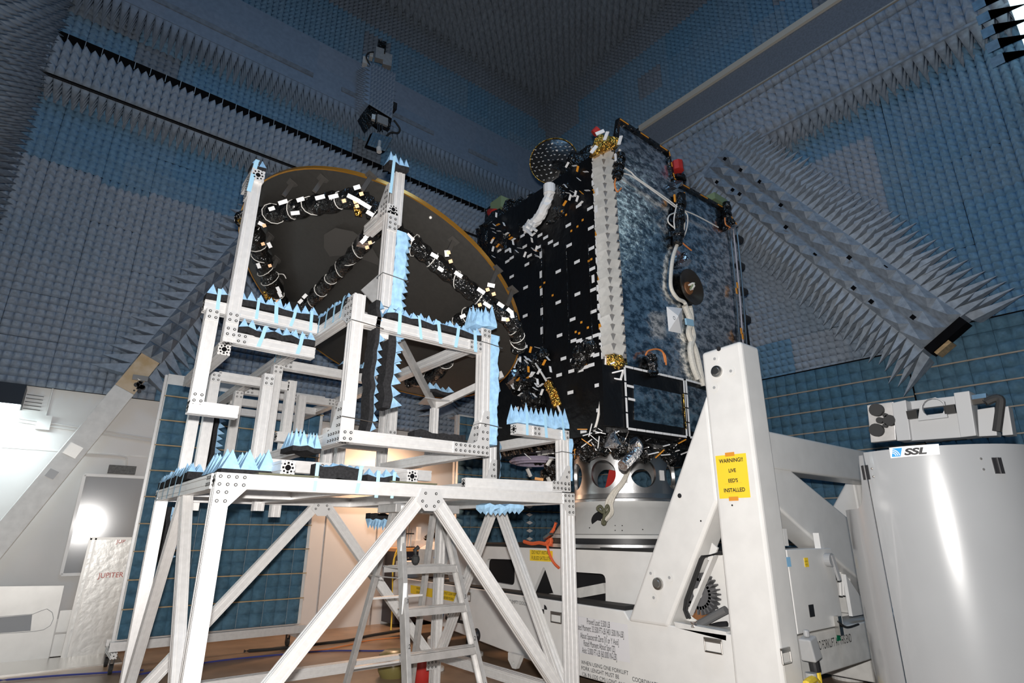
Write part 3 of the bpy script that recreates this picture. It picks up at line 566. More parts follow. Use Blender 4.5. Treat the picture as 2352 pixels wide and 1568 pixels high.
# tags stuck on the tubes, amber tape, gold film, brackets
def sticker(c, d, w, h, mt_, name='tape_tag'):
    d = Vector(d).normalized(); f = (EYE-Vector(c)).normalized(); s = f.cross(d).normalized(); d = s.cross(f)
    return MB().obox(c, c+f*.002, h, w, d).build(name, mt_, dish)
for x, y, dx, dy, w in ((624, 479, 1, -.3, .05), (650, 464, 1, -.3, .075), (690, 458, 1, -.3, .06), (735, 453, 1, -.25, .075), (766, 451, 1, -.25, .075), (678, 489, 1, -.1, .07), (812, 455, 1, .5, .10), (838, 470, 1, .6, .10), (820, 430, 1, -.3, .05), (850, 490, 1, .6, .06),
                        (600, 514, 1, .5, .05), (594, 610, .4, 1, .05), (619, 563, .5, 1, .05), (640, 666, .5, 1, .07), (643, 676, .5, 1, .06), (842, 543, .7, -.7, .05), (835, 552, .7, -.7, .06), (853, 528, .7, -.7, .05),
                        (942, 545, .8, .8, .07), (998, 587, .9, .5, .065), (1012, 618, .9, .6, .05), (1026, 582, .1, 1, .05), (1053, 630, .9, .6, .07), (1105, 668, .9, .6, .07), (1128, 655, 1, .2, .06), (1119, 700, .9, .6, .07), (1150, 700, .9, .6, .06), (1170, 713, .8, .7, .05), (1176, 722, .2, 1, .06), (1160, 733, 1, .1, .06), (1063, 726, .9, -.4, .05), (700, 680, .6, -.6, .05), (690, 692, .6, -.6, .05)):
    sticker(bk(x, y, .305), RT*dx-UP*dy, w, .032, 'tape')
for x, y in ((816, 463), (790, 461), (820, 473), (830, 445), (607, 518), (604, 560), (620, 610), (637, 692), (850, 557), (843, 568), (848, 518), (1035, 600), (1120, 665), (1134, 675), (1102, 700), (1166, 734), (1030, 580)):
    sticker(bk(x, y, .307), RT+UP*.3, .03, .028, 'amber', 'amber_tag')
for pts in (((543, 505), (575, 490), (585, 512), (560, 530)), ((812, 475), (828, 480), (832, 498), (818, 492)), ((604, 668), (632, 682), (628, 692), (606, 684))):
    w = [bk(x, y, .27) for x, y in pts]; mb = MB(); c = sum(w, Vector())/4-DN*.05
    mb.add(w+[c], [(0, 1, 4), (1, 2, 4), (2, 3, 4), (3, 0, 4), (3, 2, 1, 0)]).build('gold_wrap', 'gold', dish)
for x, y in ((652, 441), (722, 432), (832, 428), (610, 555), (628, 605), (636, 655), (783, 608), (762, 635), (1028, 575), (1128, 645), (1165, 692), (700, 700)):
    c = onback(bk(x, y, .17), .0); q = bk(x, y+8, .22); a, b, d = basis(DN)
    mb = MB().obox(c-DN*.0, c-DN*.006, .085, .075, (0, 1, 0)); mb.obox(c-DN*.003, q, .035, .02, (0, 1, 0))
    mb.build('mount_bracket', ['backp'], dish)
MB().sphere(onback(bk(974, 521, .17), .01), .013, 8).build('target_button', 'wire', dish)
MB().tube([onback(bk(x, y, .18), .02) for x, y in ((627, 638), (645, 636), (652, 645))], .005, 5, sub=4).build('loose_lead', 'wire', dish)
MB().obox(bk(838, 552, .24), bk(852, 525, .24), .09, .07).build('hinge_block', 'mlic', dish)
MB().obox(bk(832, 560, .25), bk(838, 548, .25), .1, .08).build('chrome_latch', 'chrome', dish)
# ================================================================ the satellite
SX0, SX1, SY0, SY1, SZ0, SZ1 = 4.19, 6.92, 3.60, 5.80, 2.37, 5.58
sat = thing('satellite', 'tall satellite in black blankets with a mirrored radiator side, standing on the white dolly', 'satellite', (5.55, 4.7, 2.37))
CHF = .17                                                     # the chamfered corner strip
def crumple(mb, o, u, v, n, nu, nv, L, W, amp, m=0, seed=1):
    r = random.Random(seed); vs = []; o, u, v, n = map(Vector, (o, u, v, n))
    for i in range(nu+1):
        for j in range(nv+1):
            e = 0 if i in (0, nu) or j in (0, nv) else 1
            vs.append(o+u*(L*(i+e*r.uniform(-.3, .3))/nu)+v*(W*(j+e*r.uniform(-.3, .3))/nv)+n*(r.uniform(0, amp)*e))
    return mb.add(vs, [(i*(nv+1)+j, (i+1)*(nv+1)+j, (i+1)*(nv+1)+j+1, i*(nv+1)+j+1) for i in range(nu) for j in range(nv)], m)
mb = MB().prism([(SX0, SY1), (SX0, SY0+CHF), (SX0+CHF, SY0+.03), (SX1, SY0+.03), (SX1, SY1)], (0, 0, SZ0), EX, EY, EZ*(SZ1-SZ0))
mb.build('body', 'mli', sat)
mb = MB()
crumple(mb, (SX0-.004, SY1, SZ0), -EY, EZ, -EX, 9, 14, SY1-SY0-CHF, SZ1-SZ0, .035, 0, 3)
mb.build('side_blanket', 'mli', sat, smooth=True)
# radiator: a flat mirrored panel that rises above the body
oy = SY0
pts = [P(x, y, Y=oy) for x, y in ((1441, 838), (1411, 362), (1420, 276), (1533, 351), (1545, 412), (1562, 425), (1664, 482), (1690, 520), (1716, 800))]
pol = [(p.x, p.z) for p in pts]+[(pts[-1].x+.02, 3.08)]
MB().prism(pol, (0, oy, 0), EX, EZ, EY*.03).build('radiator_panel', 'osr', sat)
mb = MB(); ed = [P(x, y, Y=oy-.005) for x, y in ((1411, 340), (1420, 276), (1533, 351), (1545, 412), (1562, 425), (1664, 482), (1690, 520))]
for a, b in zip(ed, ed[1:]): mb.obox(a, b, .05, .045)
mb.build('panel_edge', 'mlic', sat)
mb = MB()
for a, b in zip(ed[1:], ed[2:]):
    for k in range(5):
        if k % 2 == 0: mb.obox(a.lerp(b, k/5)-EY*.03, a.lerp(b, (k+.8)/5)-EY*.03, .006, .012)
mb.build('edge_glint', 'amber', sat)
# corner strip of overlapping white flaps
c0, c1 = Vector((SX0, SY0+CHF, 0)), Vector((SX0+CHF, SY0, 0)); cd = (c1-c0).normalized(); cn = Vector((-cd.y*-1, cd.x*-1, 0)); cn = Vector((-1, -1, 0)).normalized()
zt, zb = 5.66, 3.12
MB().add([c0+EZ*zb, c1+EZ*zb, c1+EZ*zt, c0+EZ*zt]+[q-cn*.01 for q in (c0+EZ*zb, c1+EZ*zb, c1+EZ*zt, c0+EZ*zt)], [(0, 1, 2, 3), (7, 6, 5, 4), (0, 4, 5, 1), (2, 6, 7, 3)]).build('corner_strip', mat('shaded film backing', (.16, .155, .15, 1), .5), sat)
mb = MB(); r = random.Random(5); n = 24
for k in range(n):
    z = zb+(zt-zb)*k/n
    for j in range(2):
        e = math.radians(-24 if j else 20); uu, vv = cd*math.cos(e)+EZ*math.sin(e), EZ*math.cos(e)-cd*math.sin(e)
        a = c0+cd*(.008+.10*j)+EZ*(z+.045*j+.02); w = .12-.02*j; hgt = .095; t = .03+r.uniform(0, .02)
        q = [a+cn*.004, a+uu*w+cn*.012, a+uu*w+vv*hgt+cn*(.012+t), a+vv*hgt+cn*t]
        mb.add(q+[x-cn*.003 for x in q], [(0, 1, 2, 3), (7, 6, 5, 4), (0, 4, 5, 1), (1, 5, 6, 2), (2, 6, 7, 3), (3, 7, 4, 0)])
mb.build('white_flap', mat('pale film flaps', (.40, .40, .385, 1), .45, noise=.2, nscale=12), sat)
cl0 = None
for k in range(24):
    c = c1-cd*.012+cn*.012+EZ*(zb+(zt-zb)*(k+.5)/24)
    if k == 0: cl0 = MB().sphere(c, .016, 6).build('silver_clip', 'chrome', sat, loc=c)
    else: share(cl0, 'silver_clip', sat, c)
eb = None
for k in range(24):
    o = Vector((SX0-.006, SY0+CHF, zb+.108*k))
    if k == 0: eb = MB().box(o, o+Vector((.006, .035, .07))).build('edge_tab', 'tape', sat, loc=o)
    elif k % 5 == 3: MB().box(o, o+Vector((.006, .03, .06))).build('amber_tag', 'amber', sat)
    else: share(eb, 'edge_tab', sat, o)
# white tags on the black side, each where the photograph shows it
tg = None
def put(x, y, o=None):
    global tg
    p = P(x, y, X=SX0-.041)
    if tg is None:
        tg = MB().box((p.x, p.y-.043, p.z-.018), (p.x+.002, p.y+.043, p.z+.018)).build('tape_tag', 'tape', sat, loc=p)
        return
    return share(tg, 'tape_tag', sat, p)
for x, y in ((1329, 472), (1355, 478), (1357, 523), (1305, 517), (1358, 570), (1307, 563), (1277, 561), (1238, 567), (1325, 601), (1164, 575), (1175, 592), (1210, 607), (1360, 617), (1282, 623), (1175, 635), (1326, 675), (1362, 665), (1207, 660),
             (1282, 694), (1363, 715), (1206, 725), (1315, 733), (1285, 770), (1206, 797), (1317, 782), (1180, 790), (1180, 834), (1294, 823), (1284, 861), (1310, 901), (1373, 884), (1377, 941), (1340, 990), (1218, 876), (1228, 935), (1186, 938),
             (1339, 784), (1352, 777), (1368, 770), (1358, 815), (1369, 815), (1358, 838), (1316, 826), (1344, 843), (1333, 850), (1312, 852), (1330, 782), (1264, 556), (1200, 541), (1205, 566), (1240, 540), (1253, 545), (1216, 587), (1165, 600), (1147, 575)): put(x, y)
tv = None
for x, y in ((1242, 585), (1242, 630), (1243, 670), (1244, 715), (1244, 759), (1371, 440), (1369, 480), (1362, 640)):
    p = P(x, y, X=SX0-.043); z = .045
    o = MB().box((p.x, p.y-.02, p.z-.045), (p.x+.002, p.y+.02, p.z+.045)); o.build('tape_strip', 'tape', sat)
mb = MB()
for x, y in ((1269, 678), (1241, 659), (1250, 649), (1170, 540), (1326, 520), (1338, 505), (1312, 530), (1335, 740), (1350, 752), (1330, 765), (1322, 762), (1360, 795), (1345, 835), (1290, 485), (1300, 493), (1358, 595), (1352, 599)):
    p = P(x, y, X=SX0-.043); mb.box((p.x, p.y-.014, p.z-.012), (p.x+.003, p.y+.014, p.z+.012))
mb.build('amber_mark', 'amber', sat)
# seams down the blanket
mb = MB()
for x in (1243, 1300, 1351): a, b = P(x, 560, X=SX0-.04), P(x, 790, X=SX0-.04); mb.tube([a, Vector((a.x, a.y, b.z))], .006, 5)
mb.build('blanket_seam', 'mlic', sat)
# ---- equipment in the notch at the top: blanket lumps, feed arm, small dish
def lump(name, pts, r, mt_, seed=1, flat=1):
    rr_ = random.Random(seed)
    for x, y, X, s in pts:
        c = P(x, y, X=X); m = MB().sphere(c, r*s, 12, sq=(1, 1, flat)); MB().add([Vector(q)+Vector((rr_.uniform(-1, 1), rr_.uniform(-1, 1), rr_.uniform(-1, 1)))*r*s*.22 for q in m.v], m.f).build(name, mt_, sat)
lump('blanket_fold', ((1160, 545, 4.5, 1.2), (1200, 520, 4.6, 1), (1175, 575, 4.4, 1), (1225, 545, 4.4, .9), (1140, 560, 4.6, 1.1), (1150, 500, 4.9, .9), (1185, 495, 4.8, .8)), .30, 'mlic', 2)
lump('blanket_fold', ((1290, 470, 4.5, 1), (1325, 420, 4.5, 1), (1345, 385, 4.5, .9), (1300, 510, 4.35, .8), (1320, 450, 4.4, 1), (1262, 495, 4.5, .9), (1240, 480, 4.8, .9)), .26, 'mlic', 4)
rr_ = random.Random(11)
for k in range(46):
    x, y = (rr_.uniform(1122, 1235), rr_.uniform(492, 590)) if k < 30 else (rr_.uniform(1295, 1350), rr_.uniform(375, 470))
    p = P(x, y, X=4.12); d = Vector((0, rr_.uniform(-1, 1), rr_.uniform(-1, 1))).normalized()
    MB().obox(p-d*.035, p+d*.035, .004, .03, EX).build('tape_tag' if k % 6 else 'amber_tag', 'tape' if k % 6 else 'amber', sat)
arm = [P(x, y, X=X) for x, y, X in ((1262, 437, 4.12), (1259, 455, 4.12), (1249, 478, 4.1), (1237, 500, 4.1), (1222, 515, 4.1), (1209, 528, 4.1))]
mb = MB().tube(arm, .062, 10, sub=4)
mb.v = [tuple(Vector(v)+Vector((0, random.uniform(-.012, .012), random.uniform(-.012, .012)))) for v in mb.v]
mb.cyl(arm[0]-EZ*.05, arm[0]+EZ*.07, .075, 12)
a5 = arm[-1]
for q, w in (((1203, 520), (1222, 540)), ((1218, 505), (1204, 530)), ((1228, 512), (1218, 530)), ((1214, 516), (1232, 530))): mb.obox(P(*q, X=4.05), P(*w, X=4.05), .03, .03)
mb.build('feed_arm', 'tape', sat)
# small dish with puckered film: beads stand in for flash glints in the puckers
sn = Vector((-.72, -.62, -.18)).normalized(); sc_ = P(1272, 370, X=4.55); su = sn.cross(EZ).normalized(); sv = su.cross(sn)
ell = lambda a: (lambda q: q)(None)
R2 = .325
hd = MB().lathe([(R2*k/8, -.05*(1-(k/8)**2)) for k in range(9)]+[(R2, .015)]+[(R2*k/8, .02) for k in range(8, -1, -1)], sc_, -sn, 48)
hdo = hd.build('small_dish', mat('dimpled black film', (.014, .013, .012, 1), .3, bump=.25, bscale=7, bdist=.05, spec=.5), sat, smooth=True)
mb = MB(); rr_ = random.Random(3)
for i in range(-6, 7):
    for j in range(-6, 7):
        x, y = (i+.5*(j % 2))*.066+rr_.uniform(-.012, .012), j*.062+rr_.uniform(-.012, .012); q = math.hypot(x, y)
        if q < R2*.95:
            c = sc_+su*x+sv*y+sn*(.052*(1-(q/R2)**2)); s_ = .0075 if rr_.random() > .08 else .013
            mb.sphere(c, s_, 6); mb.sphere(c+su*.013+sv*rr_.uniform(-.008, .008), s_*.8, 6)
mb.build('glint_bead', mat('glint bead', (.95, .93, .9, 1), .3, .3), hdo)
MB().lathe([(R2-.003, -.012), (R2+.006, -.012), (R2+.006, .012), (R2-.003, .012), (R2-.003, -.012)], sc_, -sn, 48).build('rim', 'gold', hdo)
MB().obox(sc_-sn*.02+EZ*-.05, P(1345, 400, X=4.6), .12, .12).build('dish_bracket', 'mlic', sat)
# gold and red at the top corner
def facets(name, mt_, pts, depth, parent=None):
    """crumpled film wrapped over a small box"""
    mb = MB(); n = len(pts); f = [Vector(p) for p in pts]; c = sum(f, Vector())/n; b = [p+depth for p in f]; t = c-depth.normalized()*.05
    return mb.add(f+b+[t], [(i, (i+1) % n, 2*n) for i in range(n)]+[(i, (i+1) % n, n+(i+1) % n, n+i) for i in range(n)]+[tuple(range(2*n-1, n-1, -1))]).build(name, mt_, parent or sat)
Pc = lambda *q: [P(x, y, D=q[0]) for x, y in q[1]]
DD = (Vector((4.28, 3.62, 5.7))-EYE).dot(FW)
facets('gold_wrap', 'gold', Pc(DD-.1, ((1361, 345), (1366, 318), (1380, 308), (1400, 312), (1428, 318), (1424, 330), (1405, 340), (1385, 350))), FW*.2)
facets('gold_wrap', 'gold', Pc(DD-.12, ((1357, 352), (1372, 335), (1390, 330), (1380, 352), (1368, 358))), FW*.15)
MB().cyl(P(1364, 307, D=DD), P(1374, 297, D=DD), .045, 12).build('red_cap', 'red', sat)
for x, y, a in ((1378, 304, .4), (1392, 312, 1.2), (1424, 322, 1.3), (1364, 343, .9)):
    p = P(x, y, D=DD-.25); d = RT*math.cos(a)+UP*math.sin(a); MB().obox(p-d*.05, p+d*.05, .012, .04).build('tape_tag', 'tape', sat)
DB = (Vector((4.25, 3.62, 3.0))-EYE).dot(FW)
facets('gold_wrap', 'gold', Pc(DB-.06, ((1395, 815), (1412, 812), (1432, 822), (1434, 838), (1418, 852), (1412, 868), (1398, 862), (1394, 840))), FW*.15)
for a, b in (((1400, 858), (1432, 850)), ((1403, 868), (1428, 872)), ((1432, 850), (1426, 870)), ((1402, 836), (1412, 832))): MB().obox(P(*a, D=DB-.13), P(*b, D=DB-.13), .02, .012).build('tape_tag', 'tape', sat)
facets('gold_fan', 'gold', Pc(DB-.03, ((1419, 842), (1416, 815), (1428, 815), (1437, 832))), FW*.05)
# lower bay: black frame with two mirror windows, white dashed outline
yb = SY0-.03
q = lambda x, y: (lambda p: (p.x, p.z))(P(x, y, Y=yb))
ob, oc = [q(1434, 841), q(1570, 872), q(1577, 1003), q(1441, 984)], [q(1575, 872), q(1640, 890), q(1640, 1010), q(1584, 1004)]
MB().prism([q(1385, 835), q(1660, 893), q(1660, 1012), q(1390, 975)], (0, yb+.012, 0), EX, EZ, EY*.05).build('lower_panel', 'mli', sat)
MB().prism([q(1456, 882), q(1566, 906), q(1571, 982), q(1458, 964)], (0, yb+.004, 0), EX, EZ, EY*.02).build('mirror_window', 'osr', sat)
MB().prism([q(1578, 884), q(1640, 902), q(1640, 996), q(1587, 990)], (0, yb+.004, 0), EX, EZ, EY*.02).build('mirror_window', 'osr', sat)
def dashed(poly, w, n, name='tape_outline', y=yb-.004, closed=True):
    mb = MB(); L = list(zip(poly, poly[1:]+poly[:1]))[:None if closed else -1]
    for a, b in L:
        a, b = Vector((a[0], y, a[1])), Vector((b[0], y, b[1])); k = max(1, round((b-a).length*n))
        for i in range(k): mb.obox(a.lerp(b, (i+.04)/k), a.lerp(b, (i+.94)/k), .004 if abs((b-a).x) < -1 else w, .006, EY)
    return mb.build(name, 'tape', sat)
dashed(ob, .022, 7); dashed(oc, .022, 7)
MB().obox((q(1569, 905)[0], yb-.006, q(1569, 905)[1]), (q(1575, 985)[0], yb-.006, q(1575, 985)[1]), .02, .006, EY).build('amber_seam', 'gold', sat)
for x, y in ((1448, 887), (1451, 917)): p = P(x, y, Y=yb-.006); MB().obox(p-EX*.05, p+EX*.05, .004, .024).build('tape_tag', 'tape', sat)
# bottom deck edge: torn tags, silver film, amber
MB().box((SX0+.1, SY0+.1, SZ0-.06), (SX1-.1, SY1-.1, SZ0)).build('bottom_deck', 'mlic', sat)
rr_ = random.Random(21); kinds = ('tape', 'tape', 'tape', 'mlic', 'amber', 'chrome')
for k in range(44):
    x = rr_.uniform(1330, 1600); y = 985+(x-1390)*.11+rr_.uniform(2, 45); p = P(x, y, Y=SY0-.03+rr_.uniform(0, .3))
    d = (RT*rr_.uniform(-1, 1)+UP*rr_.uniform(-.6, .6)).normalized(); s_ = rr_.uniform(.03, .065)
    kd = kinds[k % 6]; MB().obox(p-d*s_, p+d*s_, .006, .028, FW).build({'tape': 'tape_tag', 'mlic': 'film_scrap', 'amber': 'amber_tag', 'chrome': 'foil_scrap'}[kd], kd, sat)
for k in range(26):
    x = rr_.uniform(1172, 1330); y = 1000+(x-1172)*.02+rr_.uniform(0, 55); p = P(x, y, X=SX0+rr_.uniform(-.02, .5)); d = (RT*rr_.uniform(-1, 1)+UP*rr_.uniform(-.5, .5)).normalized()
    kd = kinds[k % 6]; MB().obox(p-d*.05, p+d*.05, .006, .028, FW).build({'tape': 'tape_tag', 'mlic': 'film_scrap', 'amber': 'amber_tag', 'chrome': 'foil_scrap'}[kd], kd, sat)
facets('foil_wrap', 'chrome', Pc((Vector((4.25, 3.6, 2.3))-EYE).dot(FW)-.1, ((1388, 1028), (1400, 1000), (1411, 990), (1428, 1022), (1420, 1030))), FW*.1)
lump('blanket_fold', ((1385, 1015, 4.3, 1), (1420, 1020, 4.3, .9), (1350, 1030, 4.4, 1), (1480, 1040, 4.7, .7), (1540, 1045, 5.2, .8), (1300, 1030, 4.5, 1.1), (1240, 1035, 4.6, 1.2), (1195, 1030, 4.7, 1)), .13, 'mlic', 9)
# lower side: thruster lump with tags and the gold sleeve
lump('blanket_fold', ((1215, 880, 4.1, 1), (1200, 850, 4.12, .8), (1225, 915, 4.1, 1), (1235, 830, 4.15, .7), (1190, 880, 4.1, .9), (1250, 815, 4.15, .6)), .14, 'mlic', 7)
lump('blanket_fold', ((1340, 815, 4.15, 1), (1352, 800, 4.15, .8), (1330, 835, 4.16, .7)), .12, 'mlic', 8)
gs = [P(x, y, X=3.98) for x, y in ((1258, 880), (1266, 895), (1273, 912), (1280, 930))]
mb = MB().tube(gs, .045, 10, sub=5); mb.v = [tuple(Vector(v)+Vector((0, random.uniform(-.012, .012), random.uniform(-.012, .012)))) for v in mb.v]
mb.build('gold_sleeve', 'gold', sat)
MB().tube([P(1230, 835, X=4.05), P(1243, 855, X=4.0), gs[0]], .012, 6, sub=4).build('white_lead', 'wire', sat)
MB().tube([gs[-1], P(1285, 942, X=3.98), P(1292, 962, X=4.1)], .012, 6, sub=4).build('white_lead', 'wire', sat)
for k in range(30):
    x, y = rr_.uniform(1175, 1265), rr_.uniform(795, 935); p = P(x, y, X=3.97); d = Vector((0, rr_.uniform(-1, 1), rr_.uniform(-1, 1))).normalized()
    MB().obox(p-d*.035, p+d*.035, .004, .03, EX).build('amber_tag' if k % 6 == 0 else 'tape_tag', 'amber' if k % 6 == 0 else 'tape', sat)
facets('foil_wrap', 'chrome', Pc(gs[0].dot(FW), ((1165, 880), (1172, 850), (1188, 848), (1196, 862), (1180, 885))), FW*.06)
# things mounted on the mirror side
ym_ = SY0-.012
ho = P(1580, 662, Y=ym_)
hn = MB().lathe([(.001, .0), (.06, -.01), (.09, -.005), (.2, -.06), (.225, -.065), (.225, -.05), (.1, .0), (.08, .01), (.001, .01)], ho, EY, 40).build('horn_antenna', mat('dark horn', (.03, .024, .018, 1), .3), sat, smooth=True)
MB().lathe([(.001, -.02), (.075, -.02), (.085, .0)], ho, EY, 24).build('feed_plate', 'brown', hn)
for dx, dz in ((-.03, .02), (.0, -.03), (.02, .03)): MB().tube([ho+Vector((dx, -.03, dz)), ho+Vector((dx*.3, -.09, dz*.6+.02)), ho+Vector((-dx, -.04, -dz))], .012, 6, sub=4).build('feed_lead', 'wire' if dz < .03 else 'green', hn)
facets('chrome_fan', 'chrome', [P(x, y, Y=ym_-.06) for x, y in ((1556, 612), (1568, 595), (1573, 578), (1580, 592), (1589, 598), (1582, 610))], EY*.05)
def bundle(name, px, r, mt_, y=ym_-.03, par=None, k=6):
    return MB().tube([P(a, b, Y=y) for a, b in px], r, 8, sub=k).build(name, mt_, par or sat, smooth=True)
bundle('cable_sleeve', ((1556, 560), (1546, 590), (1541, 630), (1542, 662), (1556, 685), (1572, 694), (1580, 712)), .022, 'cream')
bundle('cable_sleeve', ((1572, 700), (1584, 730), (1588, 752), (1592, 775), (1586, 800), (1592, 838), (1604, 870)), .036, 'cream')
bundle('cable_sleeve', ((1584, 704), (1588, 735), (1582, 765), (1596, 800), (1604, 830), (1612, 868), (1617, 885)), .034, 'cream')
MB().obox(P(1575, 738, Y=ym_-.075), P(1592, 742, Y=ym_-.075), .02, .075).build('blue_wrap', 'btape', sat)
for px in (((1555, 468), (1548, 505), (1553, 540), (1557, 560)), ((1560, 470), (1572, 500), (1570, 535), (1558, 560)), ((1552, 488), (1537, 495), (1535, 510), (1550, 524)), ((1564, 480), (1579, 495), (1576, 530), (1560, 562)),
           ((1430, 398), (1452, 405), (1500, 438), (1550, 475)), ((1434, 385), (1450, 396), (1465, 410), (1530, 455), (1562, 480)), ((1562, 480), (1600, 495), (1650, 522))): bundle('white_lead', px, .008, 'wire', ym_-.05)
def clamp(px, w, name='black_mount'):
    a, b = P(*px[0], Y=ym_-.05), P(*px[1], Y=ym_-.05); mb = MB().cyl(a, b, w, 10)
    for t in (.2, .5, .8): mb.cyl(a.lerp(b, t-.05), a.lerp(b, t+.05), w*1.25, 10)
    return mb.build(name, 'mlic', sat)
clamp(((1556, 560), (1564, 448)), .06); clamp(((1417, 408), (1425, 355)), .055); clamp(((1672, 520), (1668, 466)), .05); clamp(((1500, 865), (1496, 815)), .05)
for x, y in ((1550, 455), (1572, 450), (1424, 352), (1414, 362)): p = P(x, y, Y=ym_-.06); MB().obox(p-EZ*.05, p+EZ*.05, .02, .02).build('amber_tag', 'amber' if x > 1500 else 'tape', sat)
for px in (((1414, 410), (1412, 425), (1418, 440), (1427, 432)), ((1483, 815), (1490, 805), (1512, 802), (1527, 815), (1530, 838)), ((1512, 802), (1522, 808), (1528, 832)), ((1558, 545), (1568, 558), (1588, 575)), ((1665, 500), (1667, 515), (1678, 522))): bundle('orange_lead', px, .009, 'owire', ym_-.06)
p = P(1553, 395, Y=ym_); MB().cyl(p-EY*.03+EZ*.0, p-EY*.03+EZ*.13, .075, 8).build('red_cap', 'red', sat)
facets('foil_wrap', 'chrome', [P(x, y, Y=ym_-.08) for x, y in ((1546, 428), (1552, 414), (1568, 414), (1570, 424), (1556, 432))], EY*.1)
MB().cyl(P(1560, 415, Y=ym_), P(1560, 408, Y=ym_), .09, 10).build('black_mount', 'mlic', sat)
a = P(1644, 462, Y=ym_+.1); MB().box((a.x-.15, a.y-.08, a.z-.05), (a.x+.17, a.y+.2, a.z+.05)).build('green_cover', 'green', sat)
a = P(1150, 475, X=4.75); MB().box((a.x-.1, a.y-.14, a.z-.1), (a.x+.1, a.y+.14, a.z+.1)).build('green_cover', 'green', sat)
MB().cyl(P(1136, 492, X=4.6), P(1126, 487, X=4.6), .09, 12, r1=.06).build('red_cap', 'red', sat)
facets('foil_wrap', 'chrome', [P(x, y, Y=ym_-.05) for x, y in ((1672, 528), (1676, 518), (1690, 514), (1696, 518), (1684, 526))], EY*.06)
facets('paper_sheet', 'paper', [P(x, y, Y=ym_-.10) for x, y in ((1536, 760), (1531, 704), (1546, 705), (1567, 708), (1566, 766))], EY*.002)
p = P(1549, 734, Y=ym_-.152); text('o', .09, 'alu_dull', sat, p, EX, EZ, 'printed_mark')
# right-hand edge: clear struts with black knobs
for k in range(3): MB().tube([P(x+k*8-8, y, Y=SY0-.02-.03*k) for x, y in ((1684, 525), (1690, 580), (1700, 690), (1708, 800), (1722, 900))], .011, 6, sub=3).build('edge_strut', 'steel' if k != 1 else mat('violet grey strut', (.42, .40, .44, 1), .4), sat)
for x, y in ((1693, 548), (1696, 609), (1703, 668), (1709, 731)): p = P(x, y, Y=SY0); MB().cyl(p-EX*.02, p+EX*.08, .055, 12).build('strut_knob', 'dark', sat)
for x, y in ((1694, 655), (1692, 668), (1706, 772), (1703, 760)): p = P(x, y, Y=SY0-.07); MB().obox(p-EZ*.04, p+EZ*.04, .03, .01).build('amber_tag', 'amber', sat)
# long white lead down the corner
MB().tube([P(x, y, X=SX0-.06) for x, y in ((1392, 818), (1390, 850), (1386, 885), (1379, 925), (1372, 965), (1364, 990))], .013, 6, sub=4).build('white_lead', 'wire', sat)
MB().tube([P(x, y, Y=SY0-.3) for x, y in ((1455, 1012), (1465, 1030), (1448, 1052), (1430, 1070))], .05, 10, sub=4).build('foil_duct', 'chrome', sat)
# coiled hoses and boxes under the far side of the body
for r_, o_ in ((.30, 0), (.27, .02), (.24, -.02)):
    c = P(1230, 1060, X=4.6); MB().tube([c+Vector((r_*math.cos(t*PI/10), r_*math.sin(t*PI/10), o_)) for t in range(21)], .02, 6).build('coiled_hose', mat('violet hose', (.30, .26, .34, 1), .4), sat)
MB().tube([P(1170, 1042, X=4.5), P(1240, 1044, X=4.5), P(1315, 1034, X=4.5)], .012, 6).build('white_lead', 'wire', sat)
for x, y, a in ((1225, 1050, 0), (1262, 1060, 1), (1215, 1085, 2), (1238, 1100, 3), (1262, 1105, 2), (1285, 1085, 1)):
    p = P(x, y, X=4.5); d = (RT*math.cos(a)+UP*math.sin(a)); MB().obox(p-d*.05, p+d*.05, .03, .03).build('hose_clip', 'amber' if a in (0, 3) else 'wire', sat)
lump('blanket_fold', ((1280, 1075, 4.7, 1.2), (1262, 1095, 4.7, 1), (1290, 1100, 4.7, .9)), .12, 'mlic', 12)
# ================================================================ the white tilt dolly
DX0, DX1, DYN, DYF = 4.40, 6.72, 2.38, 8.35
dl = thing('satellite_dolly', 'big white steel dolly with an A-frame post carrying the satellite', 'dolly', (5.55, 5.3, 0))
def yz(x, y, X=DX0): p = P(x, y, X=X); return (p.y, p.z)
def rrect(x0, x1, y0, y1, r, n=5):
    o = []
    for cx, cy, a in ((x1-r, y0+r, -90), (x1-r, y1-r, 0), (x0+r, y1-r, 90), (x0+r, y0+r, 180)):
        o += [(cx+r*math.cos(math.radians(a+90*k/n)), cy+r*math.sin(math.radians(a+90*k/n))) for k in range(n+1)]
    return o
# chassis rails and ends
out = [(2.40, .12), (5.0, .14), (7.2, .30), (8.35, .34), (8.35, .74), (8.2, .80), (3.85, .765), (3.80, .70), (2.40, .70)]
MB().prism(out, (DX0, 0, 0), EY, EZ, EX*.28).build('side_rail', 'white', dl, bevel=.012)
MB().prism(out, (DX1-.28, 0, 0), EY, EZ, EX*.28).build('side_rail', 'white_d', dl, bevel=.012)
MB().box((DX0+.28, 2.42, .40), (DX1-.28, 2.70, .70)).build('end_beam', 'white_d', dl, bevel=.012)
MB().box((DX1, 2.42, .42), (7.5, 2.62, .72)).build('end_beam', 'white_d', dl, bevel=.012)
MB().box((DX0+.28, 8.0, .35), (DX1-.28, 8.3, .74)).build('end_beam', 'white_d', dl)
MB().box((DX0+.02, 3.85, .766), (DX0+.2, 8.2, .80)).build('rubber_strip', 'rubber', dl)
